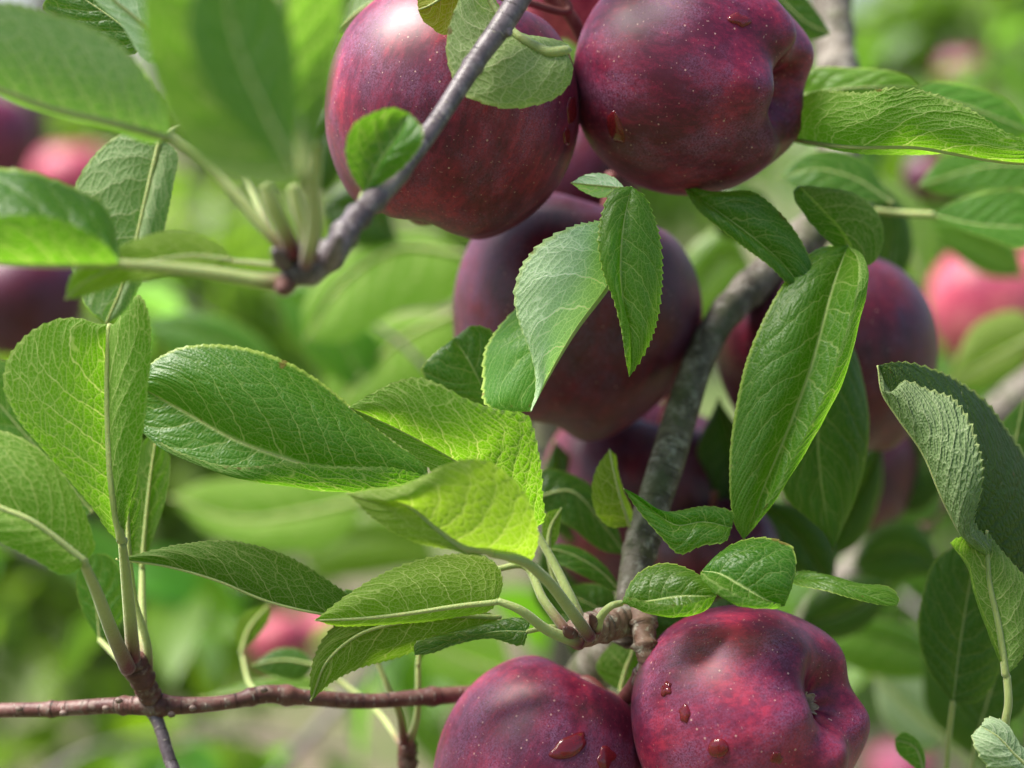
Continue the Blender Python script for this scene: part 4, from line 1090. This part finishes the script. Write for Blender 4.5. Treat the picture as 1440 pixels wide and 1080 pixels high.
# ------------------------------------------------------------------ shoot at the right edge
RS = empty('twig', P(1470, 1120, .60), 'leafy shoot rising at the right edge with a rolled pale leaf', 'branch')
tube('wood', [(1490, 1160, .60, 22), (1455, 1080, .60, 20), (1470, 900, .62, 18), (1490, 700, .63, 16), (1500, 520, .64, 10)], MAT_RTWIG, RS, segs=14, rough=0.08, seed=41)
leaf(RS, .585, [(1400, 800, 14), (1352, 752, 3), (1325, 702, 0), (1296, 636, 0), (1262, 588, 0), (1240, 552, 0), (1234, 514, 0)],
     [(1395, 760, 6), (1372, 728, -3), (1382, 690, -8), (1384, 650, -10), (1370, 608, -10), (1356, 580, -8), (1340, 560, -6), (1310, 549, -4), (1268, 537, -2), (1255, 552, -1), (1246, 540, 0)],
     [(1450, 800, 22), (1470, 720, 26), (1452, 655, 26), (1425, 610, 24), (1395, 572, 22), (1345, 533, 18), (1300, 514, 12), (1262, 508, 6)], front='under', bulge=(6, 4), bright=1.05, white=0.5, yellow=0.1, nv=12, ribw=(6, 3), tooth=1.2, wave=1.1, relief=1.3, label='dark leaf rolled over to show its pale crinkled underside')
leaf(RS, .590, [(1416, 950, 0), (1405, 880, 0), (1392, 820, 0), (1388, 746, 0)], [(1400, 905, -3), (1385, 860, -5), (1374, 830, -6), (1362, 790, -7), (1337, 763, -7), (1362, 751, -4)], [(1430, 935, 0), (1455, 870, 2), (1448, 820, 2), (1420, 785, 1), (1400, 762, 0)],
     front='under', bulge=(-3, 3), bright=1.05, yellow=0.2, white=0.2, nv=7, ribw=(11, 5), tooth=0.6, pet=[(1418, 990, 0), (1413, 1025, 2), (1440, 1090, 8)], pw=(13, 15), red=(-1, -.5))
leaf(RS, .64, [(1340, 988, 0), (1348, 920, 0), (1362, 830, 0), (1375, 760, 0)], [(1312, 955, 0), (1292, 900, 0), (1296, 840, 0), (1318, 785, 0), (1350, 765, 0)], [(1375, 985, 2), (1402, 950, 3), (1410, 890, 3), (1398, 820, 2), (1385, 775, 0)],
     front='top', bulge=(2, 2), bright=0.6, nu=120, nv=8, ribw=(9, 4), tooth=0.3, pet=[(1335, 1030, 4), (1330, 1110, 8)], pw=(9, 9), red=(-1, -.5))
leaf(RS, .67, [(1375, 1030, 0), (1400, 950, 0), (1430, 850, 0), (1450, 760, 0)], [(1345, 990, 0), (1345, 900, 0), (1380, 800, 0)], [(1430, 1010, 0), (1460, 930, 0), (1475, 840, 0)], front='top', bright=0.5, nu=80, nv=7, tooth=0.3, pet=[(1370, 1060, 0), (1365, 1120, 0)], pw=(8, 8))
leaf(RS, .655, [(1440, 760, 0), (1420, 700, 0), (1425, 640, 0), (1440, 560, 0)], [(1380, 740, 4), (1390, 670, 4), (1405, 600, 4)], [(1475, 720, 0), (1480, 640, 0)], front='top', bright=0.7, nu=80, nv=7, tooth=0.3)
leaf(RS, .575, [(1455, 1090, 0), (1425, 1062, -2), (1400, 1035, -3), (1378, 1022, -3)], [(1430, 1105, -4), (1395, 1080, -8), (1376, 1050, -8), (1370, 1030, -5)], [(1450, 1060, 4), (1428, 1040, 5), (1412, 1010, 5), (1392, 1006, 3)], front='under', bulge=(4, 3), bright=1.05, white=0.8, nu=90, nv=7, tooth=0.8, wave=1.0)
leaf(RS, .63, [(1300, 1090, 0), (1285, 1050, 0), (1258, 1040, 0)], [(1280, 1075, 0), (1260, 1055, 0)], [(1300, 1060, 0), (1288, 1038, 0), (1270, 1030, 0)], front='top', bright=1.1, nu=50, nv=5, tooth=0.2)
leaf(RS, .75, [(1480, 235, 0), (1400, 232, 0), (1290, 262, 0)], [(1440, 200, 3), (1370, 205, 3), (1320, 225, 2)], [(1440, 265, -2), (1370, 268, -2), (1320, 272, 0)], front='top', bright=1.1, nu=60, nv=7, tooth=0.2)
leaf(RS, .70, [(1312, 302, 0), (1370, 315, 0), (1450, 320, 0)], [(1345, 283, 5), (1390, 270, 6), (1440, 268, 6)], [(1340, 318, -3), (1390, 338, -4), (1440, 350, -4)], front='top', bright=1.15, nu=60, nv=7, tooth=0.2, pet=[(1270, 300, 4), (1230, 296, 10)], pw=(12, 10), red=(-1, -.5))

# ------------------------------------------------------------------ leaves hanging a little way behind, out of focus
BT1 = empty('twig', P(690, 640, .92), 'blurred leafy twig behind the gap left of centre', 'branch')
tube('wood', [(760, 640, .92, 10), (680, 600, .92, 9), (560, 480, .93, 7), (470, 420, .94, 5)], MAT_TWIG, BT1, segs=8, n=30)
for spec in [
    (.90, [(660, 360, 0), (560, 350, 0), (480, 400, 0), (430, 480, 0)], [(600, 330, 4), (520, 340, 4), (450, 390, 3), (425, 440, 0)], [(640, 420, -4), (560, 440, -4), (480, 480, -3)], 'under', 1.4, .15, 0),
    (.95, [(640, 440, 0), (560, 480, 0), (500, 540, 0), (470, 580, 0)], [(580, 440, 4), (500, 470, 4), (455, 530, 3)], [(640, 500, -4), (590, 550, -4), (520, 575, -3)], 'under', 1.4, .15, 0),
    (1.0, [(400, 560, 0), (340, 500, 0), (260, 460, 0), (200, 450, 0)], [(380, 490, 4), (320, 450, 4), (250, 440, 3)], [(370, 570, -4), (300, 540, -4), (230, 490, -3)], 'top', 1.0, 0, 0),
    (.95, [(520, 560, 0), (480, 480, 0), (430, 430, 0), (390, 410, 0)], [(540, 490, 0), (480, 430, 0), (430, 400, 0)], [(480, 540, 0), (430, 500, 0), (400, 450, 0)], 'top', 1.15, 0, 0),
    (1.0, [(520, 700, 0), (430, 720, 0), (330, 730, 0), (240, 700, 0)], [(460, 660, 4), (360, 670, 4), (280, 680, 3)], [(480, 760, -4), (380, 775, -4), (290, 750, -3)], 'under', 1.4, .15, 0),
    (1.02, [(740, 420, 0), (700, 470, 0), (640, 540, 0)], [(690, 410, 0), (640, 480, 0)], [(740, 470, 0), (690, 540, 0)], 'top', .8, 0, 0),
    (1.0, [(720, 950, 0), (660, 930, 0), (600, 900, 0), (560, 860, 0)], [(700, 890, 0), (640, 870, 0), (590, 855, 0)], [(670, 965, 0), (610, 950, 0), (570, 900, 0)], 'under', 1.4, .15, 0),
    (1.1, [(620, 800, 0), (560, 760, 0), (480, 760, 0), (430, 790, 0)], [(580, 730, 0), (500, 725, 0), (440, 750, 0)], [(570, 800, 0), (500, 810, 0), (450, 810, 0)], 'top', 1.0, .3, 0)]:
    dd, m, l, r_, fr, br, ye, wh = spec
    leaf(BT1, dd, m, l, r_, front=fr, bright=br, yellow=ye, white=wh, nu=40, ns=8, nv=7, tooth=0.3, bulge=(3, 3), ribw=(8, 4))
BT2 = empty('twig', P(1440, 900, .9), 'blurred leafy twig low behind the right apple', 'branch')
tube('wood', [(1100, 930, .92, 40), (1180, 820, .93, 40), (1260, 740, .95, 44), (1360, 620, .98, 48), (1480, 520, 1.0, 54)], MAT_LIMB, BT2, segs=12, n=50, rough=.06)
tube('side_twig', [(1215, 850, .98, 22), (1260, 790, .98, 24), (1330, 700, .99, 26), (1400, 640, 1.0, 24)], MAT_RTWIG, BT2, segs=10, n=40)
for spec in [
    (.84, [(1330, 690, 0), (1270, 680, 0), (1215, 690, 0), (1185, 720, 0)], [(1310, 640, 4), (1250, 640, 4), (1200, 670, 3)], [(1310, 730, -4), (1260, 735, -4), (1210, 730, -3)], 'under', .8, 0, .3),
    (.86, [(1320, 930, 0), (1260, 905, 0), (1200, 890, 0), (1150, 895, 0)], [(1290, 890, 4), (1230, 870, 4), (1180, 872, 3)], [(1300, 950, -4), (1230, 950, -4), (1180, 930, -3)], 'top', 1.0, 0.1, 0),
    (.95, [(1250, 880, 0), (1200, 800, 0), (1240, 700, 0)], [(1170, 830, 0), (1190, 740, 0)], [(1270, 820, 0), (1280, 750, 0)], 'top', .8, 0, .3),
    (.90, [(1330, 1040, 0), (1280, 1000, 0), (1230, 950, 0)], [(1300, 960, 0), (1250, 930, 0)], [(1300, 1060, 0), (1240, 1010, 0)], 'under', .8, 0, .8),
    (.88, [(1240, 250, 0), (1180, 235, 0), (1110, 250, 0)], [(1210, 205, 0), (1150, 205, 0)], [(1210, 280, 0), (1150, 290, 0)], 'top', 1.1, 0, 0),
    (.92, [(1300, 400, 0), (1270, 330, 0), (1220, 240, 0)], [(1240, 370, 0), (1215, 290, 0)], [(1320, 350, 0), (1280, 270, 0)], 'under', 1, .2, 0.2),
    (.95, [(1440, 390, 0), (1390, 350, 0), (1300, 310, 0)], [(1430, 350, 0), (1360, 310, 0)], [(1400, 390, 0), (1330, 350, 0)], 'top', 1, .1, 0.2),
    (.92, [(1460, 470, 0), (1400, 500, 0), (1330, 540, 0)], [(1440, 440, 0), (1380, 450, 0)], [(1430, 520, 0), (1370, 545, 0)], 'under', 1, .5, 0.2),
    (.90, [(1060, 380, 0), (1020, 360, 0), (985, 400, 0), (975, 470, 0)], [(1020, 320, 0), (970, 350, 0), (960, 410, 0)], [(1060, 420, 0), (1010, 450, 0)], 'top', 1.0, .2, 0)]:
    dd, m, l, r_, fr, br, ye, wh = spec
    leaf(BT2, dd, m, l, r_, front=fr, bright=br, yellow=ye, white=wh, nu=40, ns=8, nv=7, tooth=0.3, bulge=(3, 3), ribw=(8, 4))

GAP = [  # extra leaves added to fill the gaps, shade put into their dark colour
    (.665, [(975, 870, 0), (1040, 862, 0), (1110, 830, 0)], [(1010, 842, 0), (1060, 830, 0)], [(1020, 880, 0), (1080, 868, 0)]),
    (.655, [(900, 850, 0), (940, 862, 0), (1000, 866, 0)], [(930, 838, 0), (975, 840, 0)], [(915, 895, 0), (965, 900, 0)]),
    (.72, [(1010, 560, 0), (1030, 640, 0), (1020, 740, 0)], [(980, 640, 0)], [(1060, 650, 0)]),
    (.74, [(1060, 700, 0), (1110, 740, 0), (1170, 830, 0)], [(1080, 770, 0), (1120, 810, 0)], [(1140, 720, 0), (1175, 770, 0)]),
    (.76, [(1240, 620, 0), (1200, 700, 0), (1150, 790, 0)], [(1190, 650, 0), (1150, 710, 0)], [(1240, 690, 0), (1200, 770, 0)]),
    (.78, [(1120, 880, 0), (1180, 860, 0), (1250, 820, 0)], [(1150, 830, 0), (1210, 810, 0)], [(1170, 900, 0), (1230, 870, 0)]),
    (.73, [(780, 620, 0), (790, 690, 0), (830, 780, 0)], [(760, 680, 0), (775, 740, 0)], [(820, 660, 0), (850, 730, 0)]),
    (.75, [(850, 880, 0), (790, 850, 0), (760, 770, 0)], [(800, 890, 0), (750, 840, 0)], [(840, 830, 0), (800, 780, 0)]),
    (.80, [(1100, 340, 0), (1060, 300, 0), (1000, 290, 0)], [(1070, 270, 0), (1020, 265, 0)], [(1060, 340, 0), (1010, 330, 0)]),
    (.84, [(1060, 480, 0), (1090, 400, 0), (1140, 350, 0)], [(1050, 420, 0), (1090, 360, 0)], [(1100, 470, 0), (1140, 410, 0)]),
    (.78, [(1230, 420, 0), (1250, 340, 0), (1240, 260, 0)], [(1210, 360, 0), (1210, 290, 0)], [(1280, 370, 0), (1275, 300, 0)]),
    (.82, [(1340, 560, 0), (1300, 640, 0), (1230, 700, 0)], [(1290, 560, 0), (1240, 630, 0)], [(1340, 660, 0), (1290, 720, 0)]),
    (.86, [(1330, 800, 0), (1270, 770, 0), (1200, 790, 0)], [(1280, 730, 0), (1220, 750, 0)], [(1290, 810, 0), (1230, 830, 0)]),
    (.80, [(1420, 1090, 0), (1380, 1000, 0), (1300, 920, 0)], [(1360, 1060, 0), (1300, 990, 0)], [(1410, 980, 0), (1350, 900, 0)]),
    (.74, [(900, 960, 0), (860, 900, 0), (790, 870, 0)], [(850, 950, 0), (800, 910, 0)], [(890, 900, 0), (840, 860, 0)]),
    (.85, [(660, 700, 0), (700, 620, 0), (740, 560, 0)], [(650, 640, 0), (690, 580, 0)], [(710, 670, 0), (745, 610, 0)]),
    (.90, [(560, 340, 0), (520, 300, 0), (450, 290, 0)], [(530, 260, 0), (480, 260, 0)], [(520, 350, 0), (470, 330, 0)]),
    (.88, [(500, 160, 0), (450, 190, 0), (430, 270, 0)], [(450, 150, 0), (415, 200, 0)], [(490, 220, 0), (460, 270, 0)])]
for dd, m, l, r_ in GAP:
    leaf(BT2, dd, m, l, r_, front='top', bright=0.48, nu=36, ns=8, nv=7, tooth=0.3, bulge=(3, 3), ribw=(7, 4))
SG = 'blurred leafy twigs behind'
spray('leafy_twig', [(380, -720, .52, 16), (500, -600, .55, 14), (640, -540, .58, 10), (780, -520, .60, 6)], 'unseen leafy twig added above the top left apple to shade it', 5, 81, group='unseen twigs added overhead for dappled shade')  # twigs out of view, added to dapple the sunlight on the fruit
spray('leafy_twig', [(-200, -500, .50, 16), (-60, -560, .52, 12), (140, -600, .56, 9), (230, -600, .60, 6)], 'unseen leafy twig added above the left side for shade', 4, 82, group='unseen twigs added overhead for dappled shade')
spray('leafy_twig', [(1300, -600, .70, 16), (1150, -560, .66, 12), (960, -540, .64, 9), (860, -540, .62, 6)], 'unseen leafy twig added above the top right apple to shade it', 5, 83, group='unseen twigs added overhead for dappled shade')
spray('leafy_twig', [(-100, 700, 1.35, 14), (100, 800, 1.35, 12), (300, 830, 1.4, 8), (420, 800, 1.4, 5)], 'blurred bright twig above the level twig at the left', 16, 51, group=SG)
spray('leafy_twig', [(-60, 1200, 1.45, 14), (120, 1060, 1.45, 12), (300, 1030, 1.5, 9), (520, 1060, 1.5, 5)], 'blurred leafy twig along the bottom edge at the left', 16, 52, group=SG)
spray('leafy_twig', [(300, 1180, 1.3, 16), (470, 1000, 1.3, 14), (560, 900, 1.35, 10), (700, 800, 1.4, 6)], 'blurred leafy twig behind the forked spur', 10, 53, group=SG)
spray('leafy_twig', [(1500, 200, 1.6, 12), (1350, 180, 1.6, 10), (1200, 120, 1.7, 7), (1120, 60, 1.7, 5)], 'blurred leafy twig at the top right behind the ribbed leaf', 9, 54, group=SG)
spray('leafy_twig', [(1520, 1000, 1.3, 12), (1350, 900, 1.3, 10), (1200, 760, 1.4, 7), (1120, 600, 1.4, 5)], 'blurred leafy twig behind the shoot at the right edge', 16, 55, group=SG)
spray('leafy_twig', [(-80, 500, 1.5, 12), (60, 420, 1.5, 10), (200, 400, 1.5, 7), (320, 460, 1.5, 5)], 'blurred leafy twig behind the left leaf fan', 7, 56, group=SG)

# ------------------------------------------------------------------ orchard behind
far_tree(-0.75, 3.1, 2.1, 0.75, 2600, 61, 'low branching apple tree nearest behind at the left')
far_tree(1.05, 3.4, 2.0, 0.7, 2200, 62, 'apple tree behind at the right with a gap beside it')
far_tree(0.1, 4.6, 2.4, 1.0, 2600, 63, 'apple tree in the middle of the next row')
far_tree(-2.2, 5.6, 2.6, 1.1, 2200, 64, 'apple tree of the next row at the far left')
far_tree(2.7, 6.2, 2.8, 1.2, 2200, 65, 'tall apple tree of the next row at the far right', trunk_r=0.14)
for i, x in enumerate((-5, -2.2, 0.6, 3.4, 6.2)):
    far_tree(x, 12.5 + (i % 2), 3.8, 1.9, 2600, 70 + i, ['leftmost tree of the last row', 'second tree of the last row', 'middle tree of the last row', 'fourth tree of the last row', 'rightmost tree of the last row'][i], leaf_scale=2.0, trunk_r=0.12)

far_tree(-1.3, -2.4, 2.7, 1.0, 1500, 91, 'unseen tree added behind the viewpoint at the left to block low sky', leaf_scale=1.6)  # trees added behind the camera so low sky stays out of apple reflections
far_tree(0.9, -2.6, 2.6, 1.0, 1500, 92, 'unseen tree added behind the viewpoint at the right to block low sky', leaf_scale=1.6)

# ------------------------------------------------------------------ water on the fruit
drop(A8, 1010, 1052, 15, 14, 'round clear water drop low on the right apple', seed=1, h=1.6, irr=0.03)
drop(A8, 963, 1003, 8, 13, 'thin wet smear left of the round drop on the right apple', seed=2, h=0.9, irr=0.3)
drop(A8, 937, 969, 7, 11, 'small ragged wet fleck high on the left flank of the right apple', seed=3, h=1.0, irr=0.3, ang=0.4)
drop(A8, 1092, 1066, 10, 8, 'faint small water drop near the bottom edge on the right apple', seed=4, h=0.5, irr=0.2)
drop(A7, 800, 1050, 30, 14, 'ragged glossy water patch on the bottom left apple', seed=5, h=1.2, irr=0.22, ang=-0.45)
drop(A7, 852, 1066, 13, 16, 'second smaller wet patch near the bottom edge of the left apple', seed=6, h=0.7, irr=0.3)
drop(A2, 1040, 28, 16, 9, 'ragged wet patch high on the top right apple', seed=7, h=1.0, irr=0.35, ang=0.6)
drop(A2, 866, 180, 10, 26, 'long wet run on the left flank of the top right apple', seed=8, h=0.6, irr=0.2, ang=-0.3)
drop(A1, 804, 155, 6, 22, 'narrow wet run on the right flank of the top left apple', seed=9, h=0.5, irr=0.2, ang=0.05)
drop(A1, 797, 192, 5, 14, 'tiny wet run below the longer one on the top left apple', seed=10, h=0.5, irr=0.2)
